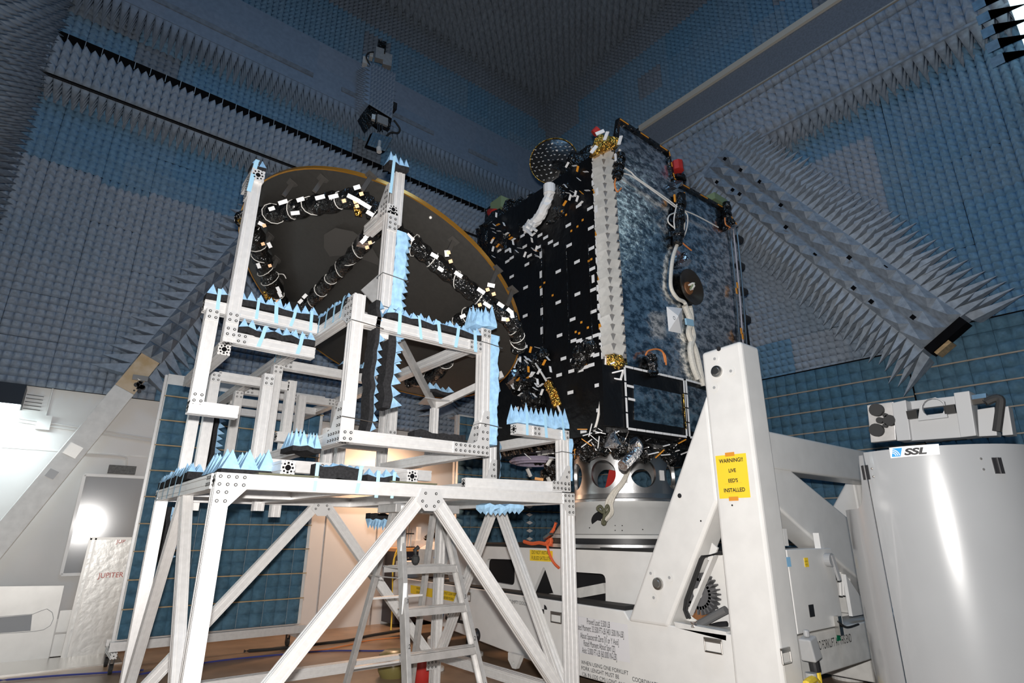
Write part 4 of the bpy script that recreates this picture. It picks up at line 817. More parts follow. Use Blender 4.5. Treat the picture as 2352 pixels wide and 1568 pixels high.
# upper frame with cut-outs
X2 = 4.62
hole = lambda pts: [yz(x, y, X2) for x, y in pts]
def smooth_loop(pts, r=.06):
    o = []; n = len(pts)
    for i in range(n):
        a, b, c = Vector(pts[i-1]+(0,)), Vector(pts[i]+(0,)), Vector(pts[(i+1) % n]+(0,)); u, v = (a-b).normalized(), (c-b).normalized()
        p, q = b+u*r, b+v*r
        o += [tuple((p*(1-t)**2+b*2*t*(1-t)+q*t*t).xy) for t in (0, .25, .5, .75, 1)]
    return o
H1 = smooth_loop([(6.30, .86), (6.30, 1.12), (5.72, 1.13), (5.72, .84)], .07)
H2 = smooth_loop([yz(1217, 1375, X2), yz(1249, 1298, X2), yz(1278, 1383, X2)], .05)
H3 = smooth_loop([yz(1303, 1385, X2), yz(1303, 1312, X2), yz(1391, 1318, X2), yz(1391, 1395, X2)], .07)
up_ = [(2.75, .70), (7.1, .72), (7.25, 1.0), (7.05, 1.27), (2.75, 1.27)]
MB().prism(up_, (X2, 0, 0), EY, EZ, EX*.05, holes=[H2, H3, H1]).build('upper_frame', 'white', dl)
MB().prism(up_, (6.5, 0, 0), EY, EZ, EX*.05).build('upper_frame', 'white_d', dl)
MB().box((X2, 2.8, 1.272), (6.55, 7.05, 1.30)).build('top_deck', 'rubber', dl)
MB().obox(P(1222, 1382, X=4.85), P(1392, 1350, X=4.85), .06, .10).build('inner_beam', 'white_d', dl)
MB().box((5.0, 3.0, .3), (6.4, 7.0, 1.25)).build('dark_infill', 'dark', dl)  # black box added so the frame cut-outs look dark inside
# A-frame: post, slanted strut
MB().prism([(DYN, .12), (DYN+.40, .12), (DYN+.385, 2.98), (DYN+.0, 3.0)], (DX0-.02, 0, 0), EY, EZ, EX*.30).build('post', 'white', dl, bevel=.03)
MB().prism([(2.755, 2.62), (3.80, .68), (3.36, .68), (2.76, 1.70)], (DX0-.015, 0, 0), EY, EZ, EX*.29).build('strut', 'white', dl, bevel=.03)
MB().prism([(DYN+.05, .12), (DYN+.38, .12), (DYN+.38, 2.29), (DYN+.05, 2.29)], (7.15, 0, 0), EY, EZ, EX*.30).build('post', 'white', dl, bevel=.03)
MB().prism([(2.74, 2.15), (3.80, .68), (3.36, .68), (2.74, 1.60)], (7.15, 0, 0), EY, EZ, EX*.29).build('strut', 'white', dl, bevel=.03)
MB().box((DX0+.27, 2.46, 1.96), (7.4, 2.72, 2.285)).build('cross_beam', 'white', dl, bevel=.02)
MB().prism([(4.66, 1.72), (4.66, 2.0), (5.1, 1.985), (6.12, 1.60), (6.6, 1.22), (6.6, .86), (5.9, 1.14)], (0, 2.47, 0), EX, EZ, EY*.24).build('diagonal_beam', 'white', dl, bevel=.02)
MB().box((DX0+.28, 2.62, 2.35), (DX0+.33, 2.70, 2.98)).build('post_flange', 'white', dl)
MB().cyl((DX0+.28, 2.66, 2.62), (DX0+.40, 2.66, 2.62), .06, 14).build('knob', 'rubber', dl)
# lifting pins, sunk screws, bolt heads on the A-frame face
def disc(x, y, r, mt_, name, d=.012, X=DX0-.022, inner=None):
    p = P(x, y, X=X); mb = MB().cyl(p, p-EX*d, r, 20)
    if inner: mb.cyl(p-EX*d, p-EX*(d+.002), inner, 6, m=1)
    return mb.build(name, [mt_, 'greyd'], dl)
for x, y in ((1647, 853), (1512, 1340)):
    p = P(x, y, X=DX0-.02); MB().lathe([(.001, .03), (.03, .03), (.034, .022), (.05, .018), (.052, 0)], p, -EX, 24).build('lifting_pin', 'steel', dl, smooth=True)
for x, y in ((1642, 824), (1679, 852), (1641, 890), (1495, 1316), (1538, 1326), (1502, 1372)): disc(x, y, .036, 'white', 'screw_plug', .004, inner=.014)
for x, y in ((1651, 801), (1561, 1138)): disc(x, y, .02, 'dark', 'bolt_hole', .003)
for x, y in ((1682, 1160), (1610, 1196)): disc(x, y, .007, 'bolt', 'screw', .004)
# mechanism in the triangular opening
g = P(1610, 1362, X=4.56); mb = MB()
for k in range(26):
    a = 2*PI*k/26; d = Vector((0, math.cos(a), math.sin(a))); mb.obox(g+d*.10-EX*.0, g+d*.165, .020, .09, EX, w1=.012)
mb.cyl(g-EX*.045, g+EX*.045, .125, 30); mb.build('gear', mat('dark gear', (.10, .10, .105, 1), .5), dl)
MB().cyl(g-EX*.052, g-EX*.044, .042, 16).cyl(g-EX*.066, g-EX*.05, .012, 6).build('gear_hub', 'white', dl)
h = P(1640, 1355, X=4.68); MB().lathe([(.001, -.05), (.12, -.05), (.2, -.02), (.22, .03), (.22, .12)], h, EX, 30).build('gear_housing', 'white', dl, smooth=True)
MB().tube([P(x, y, X=4.5) for x, y in ((1604, 1434), (1622, 1425), (1645, 1412), (1668, 1400))], .032, 10, sub=4).build('grey_hose', mat('grey hose', (.13, .13, .13, 1), .6), dl)
MB().tube([P(x, y, X=4.55) for x, y in ((1625, 1441), (1650, 1434), (1670, 1432))], .02, 8, sub=3).build('grey_hose', 'dark', dl)
MB().cyl(P(1588, 1432, X=4.62), P(1600, 1400, X=4.62), .06, 14).build('motor', 'white_d', dl)
MB().cyl(P(1606, 1418, X=4.60), P(1612, 1396, X=4.60), .07, 16).build('rust_band', 'brown', dl)
for dx in (0, 6): MB().tube([P(x+dx, y, X=4.43) for x, y in ((1652, 1270), (1612, 1278), (1608, 1284), (1574, 1378), (1571, 1400), (1579, 1420))], .011, 7).build('black_cable', 'rubber', dl)
MB().obox(P(1642, 1275, X=4.47), P(1584, 1412, X=4.47), .02, .07, EX).build('guard_rail', 'white', dl)
MB().prism([yz(1625, 1285, 4.46), yz(1635, 1246, 4.46), yz(1648, 1258, 4.46), yz(1636, 1290, 4.46)], (4.46, 0, 0), EY, EZ, EX*.02).build('bracket', 'white', dl)
p = P(1594, 1437, X=4.42); MB().cyl(p-EZ*.01, p+EZ*.03, .028, 12).build('chrome_stud', 'chrome', dl)
MB().prism([yz(1551, 1427, DX0+.02), yz(1555, 1440, DX0+.02), yz(1671, 1470, DX0+.02), yz(1671, 1450, DX0+.02)], (DX0, 0, 0), EY, EZ, EX*.25).build('ledge_plate', 'white_d', dl)
# folding handles and straps on the faces
def ring_handle(c, u, v, n, w=.075, hgt=.085):
    c, u, v, n = map(Vector, (c, u, v, n)); mb = MB()
    q = [c-u*w+n*.006, c-u*w-v*hgt+n*.008, c+u*w-v*hgt+n*.008, c+u*w+n*.006]
    for a, b in zip(q, q[1:]+q[:1]): mb.cyl(a, b, .007, 6)
    mb.obox(c-u*w*1.05+n*.006, c+u*w*1.05+n*.006, .03, .012, n)
    return mb.build('folding_handle', 'steel', dl)
for x, y in ((1278, 1408), (1638, 1470), (1074, 1362)): ring_handle(P(x, y, X=DX0-.022), EY, EZ, -EX)
ring_handle(P(1802, 1492, Y=DYN-.002), EX, EZ, -EY, .06, .085)
for x, y, X in ((1180, 1518, DX0-.1),):
    p = P(x, y, X=X); MB().prism([(-.12, .07), (.10, .07), (.10, 0), (.03, -.07), (-.03, -.07), (-.08, 0)], p, EY, EZ, EX*.05, holes=[[(.0+.02*math.cos(t*PI/5), -.02+.02*math.sin(t*PI/5)) for t in range(10)]]).build('tie_down_lug', 'white_d', dl)
p = P(1095, 1458, X=DX0-.002); MB().lathe([(.001, .03), (.04, .03), (.05, .01), (.075, 0)], p, -EX, 20).build('hub_cap', 'dark', dl)
for px in (((1085, 1312), .05, 'bolt'),): p = P(*px[0], X=X2-.002); 
# writing on the faces
lx, ly = -EX*.003, None
def side_text(s, x, y, size, mt_='ink', X=DX0-.004, **k): return text(s, size, mt_, dl, P(x, y, X=X), -EY, EZ, **k)
a, b, c_, d_ = (P(x, y, X=DX0-.002) for x, y in ((1300, 1410), (1441, 1434), (1447, 1522), (1305, 1494)))
MB().add([a, b, c_, d_]+[q_+EX*.002 for q_ in (a, b, c_, d_)], [(0, 1, 2, 3), (4, 5, 6, 7)]).build('rating_label', mat('label white', (.76, .75, .765, 1), .5), dl)
for s, x, y in (('Proved Load: 5.500 LB', 1374, 1437), ('Rated Moment: 33.500 FT-LB [401.500 IN-LB]', 1376, 1454), ('About Spacecraft Zero [X or Y Axis]', 1376, 1473), ('Rated Moment About Spin [Z]', 1376, 1490), ('Axis: 5.000 FT-LB [60.000 IN-LB]', 1376, 1507)): side_text(s, x, y, .074, sx=.44)
for s, x, y in (('WHEN USING ONE FORKLIFT', 1335, 1524), ('FORK LENGHT MUST BE', 1335, 1537), ('126 IN (320 CM) LONG AND', 1336, 1551)): side_text(s, x, y, .048, align='LEFT', sx=.92)
side_text('COORDINATE', 1452, 1563, .048, align='LEFT', sx=.92)
side_text('LIFT EMPTY DOLLY ONLY', 1195, 1388, .05, sx=.85)
side_text('SSL', 1042, 1426, .22, sx=1.35, shear=.25, bold=.008)
for k in range(3):
    p = P(1016, 1412, X=DX0-.004); MB().prism([(-.03*k-.02, -.09+.02*k), (-.03*k, -.09+.02*k), (-.03*k+.05, .11), (-.03*k+.03, .11)], p, -EY, EZ, -EX*.002).build('emblem', 'inkb', dl)
p = P(1250, 1399, X=DX0-.003)
for s_, m_ in ((0, 'ink'), (1, 'white'), (2, 'ink'), (3, 'white')): MB().prism([(0, 0)]+[(.045*math.cos((s_+t/5)*PI/2), .045*math.sin((s_+t/5)*PI/2)) for t in range(6)], p, -EY, EZ, -EX*.002).build('centre_mark', m_, dl)
def sticker2(px, X, lines, size, mt_='yellow', ink='ink', name='yellow_label', sx=.8):
    q_ = [P(x, y, X=X-.003) for x, y in px]
    o = MB().add(q_+[v+EX*.002 for v in q_], [(0, 1, 2, 3), (4, 5, 6, 7)]).build(name, mt_, dl)
    cx = sum((v for v in q_), Vector())/4; n = len(lines); h = (q_[0]-q_[3]).length
    for i, s in enumerate(lines): text(s, size, ink, o, Vector((X-.006, cx.y, q_[0].z*.5+q_[1].z*.5-h*(i+.5+.22)/n)), -EY, EZ, sx=sx)
WLOC_fix = None
sticker2(((1217, 1262), (1269, 1265), (1269, 1290), (1217, 1287)), X2, ['DO NOT INSTALL', 'FUELED SATELLITE'], .055, sx=.72)
sticker2(((943, 1343), (994, 1352), (994, 1372), (943, 1362)), DX0, ['WARNING   CLEAR', 'ENSURE   LOADED'], .045, sx=.7)
sticker2(((998, 1351), (1066, 1365), (1066, 1386), (998, 1372)), DX0, ['JACKS MUST CLEAR FLOOR', 'BEFORE MOVING'], .045, sx=.7)
side_text('70', 1101, 1276, .13, X=X2-.004, sx=.9)
text('NO FORKLIFT AT THIS END', .092, 'ink', dl, P(1877, 1494, Y=2.417), EX, EZ, align='LEFT', sx=.56)
MB().prism([(-.04, 0), (.04, 0), (.0, .12)], P(1927, 1471, Y=2.416), EX, EZ, -EY*.002).build('green_mark', mat('green mark', (.0, .16, .07, 1), .5), dl)
# white box at the far end with a blue emblem
MB().prism([(4.55, 1.0), (5.1, 1.0), (5.1, 1.28), (4.75, 1.30), (4.55, 1.2)], (0, 7.4, 0), EX, EZ, EY*.5).build('far_box', 'white_d', dl)
q_ = P(1004, 1274, Y=7.397); MB().prism([(-.06, -.04), (.03, -.05), (.06, .04), (-.02, .05)], q_, EX, EZ, -EY*.002).build('emblem', 'inkb', dl)
MB().box((4.42, 8.0, .80), (5.2, 8.34, 1.02)).build('far_box', 'white_d', dl); p = P(1013, 1321, Y=7.99); MB().cyl(p, p-EY*.01, .05, 14).build('dark_port', 'dark', dl)
# jacks and feet
for x, y, zt_ in ((4.55, 6.5, .3), (7.02, 3.1, .42), (4.62, 3.1, .12), (6.5, 7.6, .3)):
    MB().cyl((x, y, .05), (x, y, zt_), .12 if x > 7 else .06, 18).build('jack_bellows', 'rubber', dl)
    MB().lathe([(.001, .06), (.09, .06), (.14, .035), (.16, .03), (.16, 0), (.001, 0)], (x, y, 0), EZ, 24).build('jack_foot', 'white_d', dl)
MB().cyl((7.02, 2.72, .5), (7.02, 3.1, .42), .09, 14).build('jack_arm', 'white_d', dl)
# electrical cabinet on the short end
cb = MB().box((4.68, 2.385, .72), (5.47, 2.60, 1.325)).build('control_cabinet', 'white', dl, bevel=.008)
for x, y, m_, w in ((1811, 1290, 'lblue', .032), (1852, 1291, 'yellow', .032), (1864, 1402, 'dark', .04)):
    p = P(x, y, Y=2.383); MB().box((p.x-w, p.y-.003, p.z-w*1.1), (p.x+w, p.y, p.z+w*1.1)).build({'lblue': 'blue_label', 'yellow': 'yellow_label', 'dark': 'dark_window'}[m_], m_, cb)
p = P(1852, 1294, Y=2.378); text('CAUTION', .016, 'ink', cb, p+EZ*.012, EX, EZ, sx=.8); text('220 VAC', .016, 'ink', cb, p-EZ*.012, EX, EZ, sx=.8)
p = P(1898, 1285, Y=2.384); MB().cyl(p, p-EY*.05, .055, 18).obox(p-EY*.05+EZ*.04, p-EY*.06+EX*.05-EZ*.16, .022, .03).build('switch_handle', 'greyd', cb)
for x, y in ((1882, 1246), (1800, 1238)): p = P(x, y, Y=2.42); MB().box((p.x-.03, p.y-.02, p.z-.05), (p.x+.03, p.y+.03, p.z+.08)).build('mounting_tab', 'white', cb)
p = P(1920, 1435, Y=2.39); MB().box((p.x-.03, p.y-.04, p.z-.07), (p.x+.03, p.y, p.z+.07)).build('latch', 'steel', cb)
MB().tube([P(1925, 1427, Y=2.3), P(1945, 1440, Y=2.35), P(1972, 1433, Y=2.4)], .008, 6, sub=4).build('black_cable', 'rubber', dl)
MB().prism([(5.75, .76), (6.15, .76), (5.75, 1.10)], (0, 2.42, 0), EX, EZ, EY*.03).build('gusset', 'white', dl)
MB().cyl((5.6, 2.62, 1.2), (6.4, 2.62, 1.2), .09, 16).build('torque_tube', 'white_d', dl)
mb = MB()
for k in range(4): mb.cyl((5.95+.06*k, 2.58, .9), (6.0+.06*k, 2.58, 1.1), .02, 8)
mb.build('spring', 'white', dl)
# power socket with the yellow plug
p = P(1856, 1480, Y=2.3); sb = MB().obox(p+EZ*.05, p-EZ*.10+EX*.03, .11, .09, EY, w1=.12, h1=.11).cyl(p+EZ*.05, p+EZ*.10, .022, 10).build('power_socket', 'greyd', dl, bevel=.012)
p2 = p-EZ*.11+EX*.05; MB().cyl(p2, p2-EZ*.07+EX*.01, .038, 14).build('plug_collar', 'dark', dl)
MB().cyl(p2-EZ*.07-EX*.07, p2-EZ*.15-EX*.07, .04, 14).build('socket_cap', 'greyd', dl)
# turntable, cone
TC = (5.5, 4.7)
MB().lathe([(.001, 1.30), (.95, 1.30), (.95, 1.335), (.88, 1.335), (.88, 1.385), (.001, 1.385)], (TC[0], TC[1], 0), EZ, 64).build('turntable', 'dark', dl, smooth=True)
MB().lathe([(.84, 1.385), (.90, 1.385), (.90, 1.42), (.86, 1.43), (.67, 1.70), (.64, 1.745), (.64, 1.775), (.4, 1.775)], (TC[0], TC[1], 0), EZ, 64).build('cone', mat('pale grey cone', (.58, .58, .565, 1), .45, noise=.05), dl, smooth=True)
MB().lathe([(.905, 1.29), (.96, 1.29), (.96, 1.325), (.905, 1.325)], (TC[0], TC[1], 0), EZ, 64).build('bearing_ring', 'alu_br', dl, smooth=True)
def oncone(x, y):
    d = ray(x, y); best = None
    for i in range(900):
        q_ = EYE+d*(.003+i*.000004); r_ = math.hypot(q_.x-TC[0], q_.y-TC[1])
        if r_ < .86-(q_.z-1.43)*.19/.27: return q_
    return EYE+d*.0045
p = oncone(1378, 1192); nr = Vector((p.x-TC[0], p.y-TC[1], .45)).normalized(); MB().cyl(p+nr*.004-nr*.02, p+nr*.004, .10, 24).build('access_port', 'dark', dl)
mb = MB()
for x, y in ((1413, 1207), (1429, 1207), (1413, 1218), (1429, 1218), (1354, 1212), (1476, 1216)): p = oncone(x, y); mb.sphere(p, .008, 6)
mb.build('screw_hole', 'bolt', dl)
# ---- machined adapter ring with round windows
ar = thing('adapter_ring', 'machined aluminium ring with big round windows between dolly cone and satellite', 'ring', (TC[0], TC[1], 1.775))
def cylp(a, z, r): return Vector((TC[0]+r*math.cos(a), TC[1]+r*math.sin(a), z))
az = math.atan2(-TC[1], -TC[0]); mb = MB(); RO, RI, zc, hr = .60, .565, 2.075, .155
for k in range(8):
    a0 = az+math.radians(-23+45*k)+math.radians(0); N = 32; oo = []; ii = []
    for t in range(N):
        th = 2*PI*t/N; cx, cz = math.cos(th), math.sin(th); s_ = 1/max(abs(cx), abs(cz))
        oo.append((a0+cx*s_*PI/8, zc+cz*s_*(.245 if cz > 0 else .22))); ii.append((a0+cx*hr/RO, zc+cz*hr))
    for R_k, fl_ in ((RO, 0), (RI, 1)):
        vs = [cylp(a, z, R_k) for a, z in ii]; fs = []; M_ = 4
        for m_ in range(1, M_+1): vs += [cylp(i_[0]+(o_[0]-i_[0])*m_/M_, i_[1]+(o_[1]-i_[1])*m_/M_, R_k) for i_, o_ in zip(ii, oo)]
        for m_ in range(M_): fs += [(m_*N+t, m_*N+(t+1) % N, (m_+1)*N+(t+1) % N, (m_+1)*N+t) for t in range(N)]
        mb.add(vs, fs)
    mb.add([cylp(a, z, RO) for a, z in ii]+[cylp(a, z, RI) for a, z in ii], [(t, (t+1) % N, N+(t+1) % N, N+t) for t in range(N)])
mb.build('ring_wall', 'alu_br', ar, smooth=True)
MB().lathe([(.60, 1.775), (.64, 1.775), (.64, 1.80), (.615, 1.81), (.605, 1.86)], (TC[0], TC[1], 0), EZ, 72).build('lower_flange', 'alu_br', ar, smooth=True)
MB().lathe([(.60, 2.30), (.63, 2.305), (.63, 2.335), (.55, 2.335)], (TC[0], TC[1], 0), EZ, 72).build('upper_flange', 'gold', ar, smooth=True)
for x, y, z_ in ((1515, 1096, 2.06), (1435, 1109, 2.0)):
    a = az+math.asin(max(-1, min(1, (x-1431)/114.)))*.95; c = cylp(a, z_, .603); u_ = Vector((-math.sin(a), math.cos(a), 0)); w_ = .035 if x > 1500 else .022
    q_ = [c-u_*w_-EZ*w_*1.6, c+u_*w_-EZ*w_*1.6, c+u_*w_+EZ*w_*1.6, c-u_*w_+EZ*w_*1.6]; nn = Vector((math.cos(a), math.sin(a), 0))*.003
    MB().add(q_+[v+nn for v in q_], [(0, 1, 2, 3), (4, 5, 6, 7)]).build('paper_label', 'paper', ar)
rb = MB().obox(P(1408, 1080, D=6.6), P(1398, 1125, D=6.65), .09, .01, FW); tag(rb.build('red_streamer', 'red', None), 'red fabric streamer hanging in the first round window of the metal ring', 'streamer')
# white cables from the satellite down into the cone
cbk = MB()
for k, dx in enumerate((0, 4, -5)): cbk.tube([P(x+dx*s_, y, D=DD_) for (x, y, DD_), s_ in zip(((1462, 1032, 6.2), (1447, 1070, 6.15), (1432, 1105, 6.05), (1412, 1130, 6.0), (1400, 1155, 5.95), (1402, 1178, 5.95), (1388, 1195, 6.0)), (0, .4, .8, 1.2, 1.5, 1.2, 1))], .022 if k == 0 else .014, 8, sub=6)
tag(cbk.build('cable_bundle', 'cream', None), 'bundle of white sleeved cables running from the satellite into the dolly cone', 'cables')
cbk = MB().tube([P(x, y, D=5.9) for x, y in ((1386, 1178), (1372, 1168), (1380, 1162), (1388, 1178), (1384, 1200))], .014, 7, sub=6).tube([P(x, y, D=5.9) for x, y in ((1388, 1176), (1395, 1160), (1398, 1172), (1386, 1188))], .014, 7, sub=6).sphere(P(1387, 1200, D=5.92), .03, 10)
tag(cbk.build('olive_connector', 'olive', None), 'olive drab cable connector with looped leads by the hole in the cone', 'connector')
# orange ratchet strap on the deck
st = MB().tube([P(x, y, X=4.66) for x, y in ((1277, 1200), (1272, 1215), (1262, 1230))], .02, 6).tube([P(x, y, X=4.60) for x, y in ((1255, 1246), (1266, 1238), (1262, 1250), (1240, 1246), (1222, 1248), (1204, 1243))], .022, 6, sub=3).tube([P(x, y, X=4.59) for x, y in ((1256, 1248), (1262, 1272), (1272, 1292), (1284, 1304))], .015, 6, sub=4)
so = tag(st.build('ratchet_strap', 'orange', None), 'orange ratchet strap slung over the top of the dolly frame', 'strap')
MB().obox(P(1252, 1236, X=4.58), P(1266, 1226, X=4.58), .06, .03).build('buckle', 'steel', so)
# the yellow warning sheet taped to the post
wx = DX0-.0235; wq = [P(x, y, X=wx) for x, y in ((1643, 1047), (1713, 1040), (1724, 1142), (1653, 1145))]
wo = thing('warning_sheet', 'yellow warning sheet taped to the white A-frame post of the dolly', 'sign', wq[3])
MB().add(wq+[v-EX*.0008 for v in wq], [(0, 1, 2, 3), (7, 6, 5, 4), (0, 4, 5, 1), (2, 6, 7, 3), (1, 5, 6, 2), (3, 7, 4, 0)]).build('sheet', 'yellow', wo)
for s, x, y, sz in (('WARNING!!', 1679, 1061, .044), ('LIVE', 1682, 1084, .040), ('EED\'S', 1684, 1107, .040), ('INSTALLED', 1687, 1129, .042)): text(s, sz, 'ink', wo, P(x, y, X=wx-.002), -EY, EZ, sx=.9, bold=.0011)
for y in (1099, 1121): a, b = P(1665, y+12, X=wx-.0018), P(1704, y+9, X=wx-.0018); MB().obox(a, b, .0015, .001, EX).build('underline', 'amber', wo)
for x, y in ((1676, 1043), (1685, 1145)): p = P(x, y, X=wx-.002); MB().box((p.x-.0008, p.y-.042, p.z-.016), (p.x, p.y+.042, p.z+.016)).build('tape', 'amber', wo)
# ================================================================ grey shrouded cart in front of the dolly
gc = Vector((4.63, 1.27, 0)); GR, GZ = .56, 1.945
ga = math.atan2(-gc.y, -gc.x)                                  # towards the camera
ct = thing('grey_shroud_cart', 'tall grey rounded sheet metal shroud with a logo sticker, beside the dolly', 'shroud', gc)
def gp(a, z, r=GR): return Vector((gc.x+r*math.cos(ga+a), gc.y+r*math.sin(ga+a), z))
R2D = math.radians
def wall_strip(a0, a1, ztop, name, mt_='greyp', r=GR, th=.006, n=60, z0=.06):
    mb = MB(); vs = []
    for k in range(n+1):
        a = a0+(a1-a0)*k/n; t = ztop(a) if callable(ztop) else ztop
        vs += [gp(a, z0, r), gp(a, t, r), gp(a, t, r-th), gp(a, z0, r-th)]
    fs = []
    for k in range(n): fs += [(4*k+i, 4*k+(i+1) % 4, 4*k+4+(i+1) % 4, 4*k+4+i) for i in range(4)]
    fs += [(0, 1, 2, 3), (4*n, 4*n+3, 4*n+2, 4*n+1)]
    return mb.add(vs, fs).build(name, mt_, ct, smooth=True)
sgn = 1 if gp(.5, 1).dot(RT) < gp(-.5, 1).dot(RT) else -1     # sgn*a > 0 is towards the left of the photograph
aS = R2D(40)*sgn
wall_strip(aS-.012*sgn, -R2D(125)*sgn, GZ, 'front_shell')
def low(a):
    t = abs(a-aS)/R2D(85); return GZ-.015 if t < .05 else 1.60+.30*math.exp(-(t-.05)/.025)
wall_strip(aS+.012*sgn, aS+R2D(85)*sgn, low, 'side_shell', n=90)
MB().lathe([(.001, .0), (GR-.03, .0), (GR-.03, .06), (.001, .06)], gc, EZ, 40).build('base_plate', 'greyd', ct)
MB().cyl(gc+EZ*.06, gc+EZ*1.85, .28, 24).build('inner_column', 'greyd', ct)
for a in (aS, -R2D(32)*sgn):
    c = gp(a, 1.82, GR+.004); u = Vector((-math.sin(ga+a), math.cos(ga+a), 0)); nn = Vector((math.cos(ga+a), math.sin(ga+a), 0))
    MB().obox(c-EZ*.045, c+EZ*.045, .05, .006, nn).cyl(c-EZ*.045+nn*.004, c+EZ*.045+nn*.004, .008, 8).build('hinge', 'dark', ct)
mb = MB()
for a, z in ((aS-R2D(5)*sgn, 1.84), (aS-R2D(5)*sgn, 1.79), (-R2D(24)*sgn, 1.86), (-R2D(24)*sgn, 1.80)): mb.sphere(gp(a, z), .008, 6)
mb.build('rivet', 'steel', ct)
# logo sticker, bent round the shell
def on_shell(x, y, lift=.002):
    d = ray(x, y).normalized(); o = EYE-gc; A = d.x**2+d.y**2; B = 2*(o.x*d.x+o.y*d.y); Cc = o.x**2+o.y**2-(GR+lift)**2
    t = (-B-math.sqrt(max(0, B*B-4*A*Cc)))/(2*A); return EYE+d*t
q = [on_shell(*p) for p in ((2042, 1028), (2156, 1019), (2159, 1043), (2046, 1052))]
n = 10; top = [q[0].lerp(q[1], k/n) for k in range(n+1)]; bot = [q[3].lerp(q[2], k/n) for k in range(n+1)]
def push(p, lift):
    v = Vector((p.x-gc.x, p.y-gc.y, 0)).normalized()*(GR+lift); return Vector((gc.x+v.x, gc.y+v.y, p.z))
vs = [push(p, .002) for p in top+bot]
stk = MB().add(vs, [(k, k+1, n+2+k, n+1+k) for k in range(n)]).build('logo_sticker', 'paper', ct)
mid = (q[0]+q[1]+q[2]+q[3])/4; su_ = (q[1]-q[0]).normalized()
LS = (q[1]-q[0]).length; HS = (q[0]-q[3]).length
ti = text('SSL', HS*.82, 'ink', stk, q[3].lerp(q[2], .31)+EZ*HS*.17, su_, EZ, align='LEFT', sx=LS*.60/(HS*.82*2.0), shear=.25, bold=.0025)
te = bpy.data.meshes
def wrap(o, lift):
    for v in o.data.vertices: w = push(v.co+WLOC[o.name], lift); v.co = w-WLOC[o.name]
wrap(ti, .004)
em = MB(); em.prism([(0, 0), (LS*.19, 0), (LS*.255, HS*.78), (LS*.05, HS*.78)], q[3]+EZ*HS*.1+su_*LS*.035, su_, EZ, -Vector((gc.x, gc.y, 0)).normalized()*.0005)
eo = em.build('emblem', 'inkb', stk); wrap(eo, .0045)
mb = MB()
for r_ in (.30, .46, .62):
    prev = None
    for k in range(11):
        t = R2D(5+80*k/10); c = q[3]+EZ*HS*.14+su_*LS*.05; r_a, r_b = r_*HS, (r_+.07)*HS
        a_ = c+su_*(r_a*math.cos(t))+EZ*(r_a*math.sin(t)); b_ = c+su_*(r_b*math.cos(t))+EZ*(r_b*math.sin(t))
        if prev: mb.add([prev[0], prev[1], b_, a_], [(0, 1, 2, 3)])
        prev = (a_, b_)
wo_ = mb.build('emblem_waves', 'paper', stk); wrap(wo_, .006)
# lifting head on top
xh = gc.x-.16
def pz(pts, x0, th, name, mt_, holes=()):
    q_ = [P(x, y, X=x0) for x, y in pts]
    return MB().prism([(p.y, p.z) for p in q_], (x0, 0, 0), EY, EZ, EX*th, holes=holes).build(name, mt_, ct, bevel=.004)
pz(((2048, 925), (2080, 918), (2092, 1010), (2060, 1012)), xh, .14, 'lug_upright', 'greyd'); pz(((2190, 902), (2226, 897), (2242, 1000), (2206, 1004)), xh, .14, 'lug_upright', 'greyd')
pz(((2084, 958), (2204, 943), (2208, 1004), (2090, 1012)), xh+.03, .1, 'lug_bridge', 'greyd'); pz(((2082, 922), (2192, 909), (2194, 928), (2084, 941)), xh+.10, .05, 'lug_bridge', 'greyd')
hc = P(2143, 936, X=xh)
pz(((2108, 966), (2112, 934), (2126, 917), (2148, 912), (2168, 921), (2176, 958)), xh, .03, 'lifting_eye', 'greyd', holes=[[(hc.y+.062*math.cos(t*PI/8), hc.z+.062*math.sin(t*PI/8)) for t in range(16)]])
pz(((1991, 930), (2052, 922), (2058, 1010), (2000, 1016)), xh+.03, .05, 'valve_plate', 'alu_dull')
for x, y, r_ in ((2016, 942, .045), (2016, 988, .045), (2046, 966, .038), (2024, 966, .022), (2036, 954, .014), (2036, 978, .014)): p = P(x, y, X=xh+.03); MB().cyl(p, p-EX*.035, r_, 16).build('black_knob', 'rubber', ct)
for x, y in ((2098, 952), (2184, 940)): p = P(x, y, X=xh+.03); MB().box((p.x-.03, p.y-.03, p.z-.03), (p.x, p.y+.03, p.z+.025)).build('bolt_block', 'bolt', ct)
p = P(2242, 918, X=xh+.05); MB().cyl(p+EY*.03, p-EY*.06, .035, 6).cyl(p-EY*.06, p-EY*.11, .022, 12).build('hose_fitting', 'steel', ct)
pz(((2244, 940), (2284, 934), (2290, 1000), (2248, 1002)), xh+.05, .1, 'end_block', 'greyd'); pz(((2298, 935), (2316, 932), (2327, 998), (2302, 1000)), xh+.05, .1, 'end_block', 'greyd')
MB().tube([P(x, y, X=xh) for x, y in ((2262, 925), (2285, 915), (2298, 918), (2296, 945), (2290, 990))], .024, 8, sub=4).build('black_hose', 'rubber', ct)

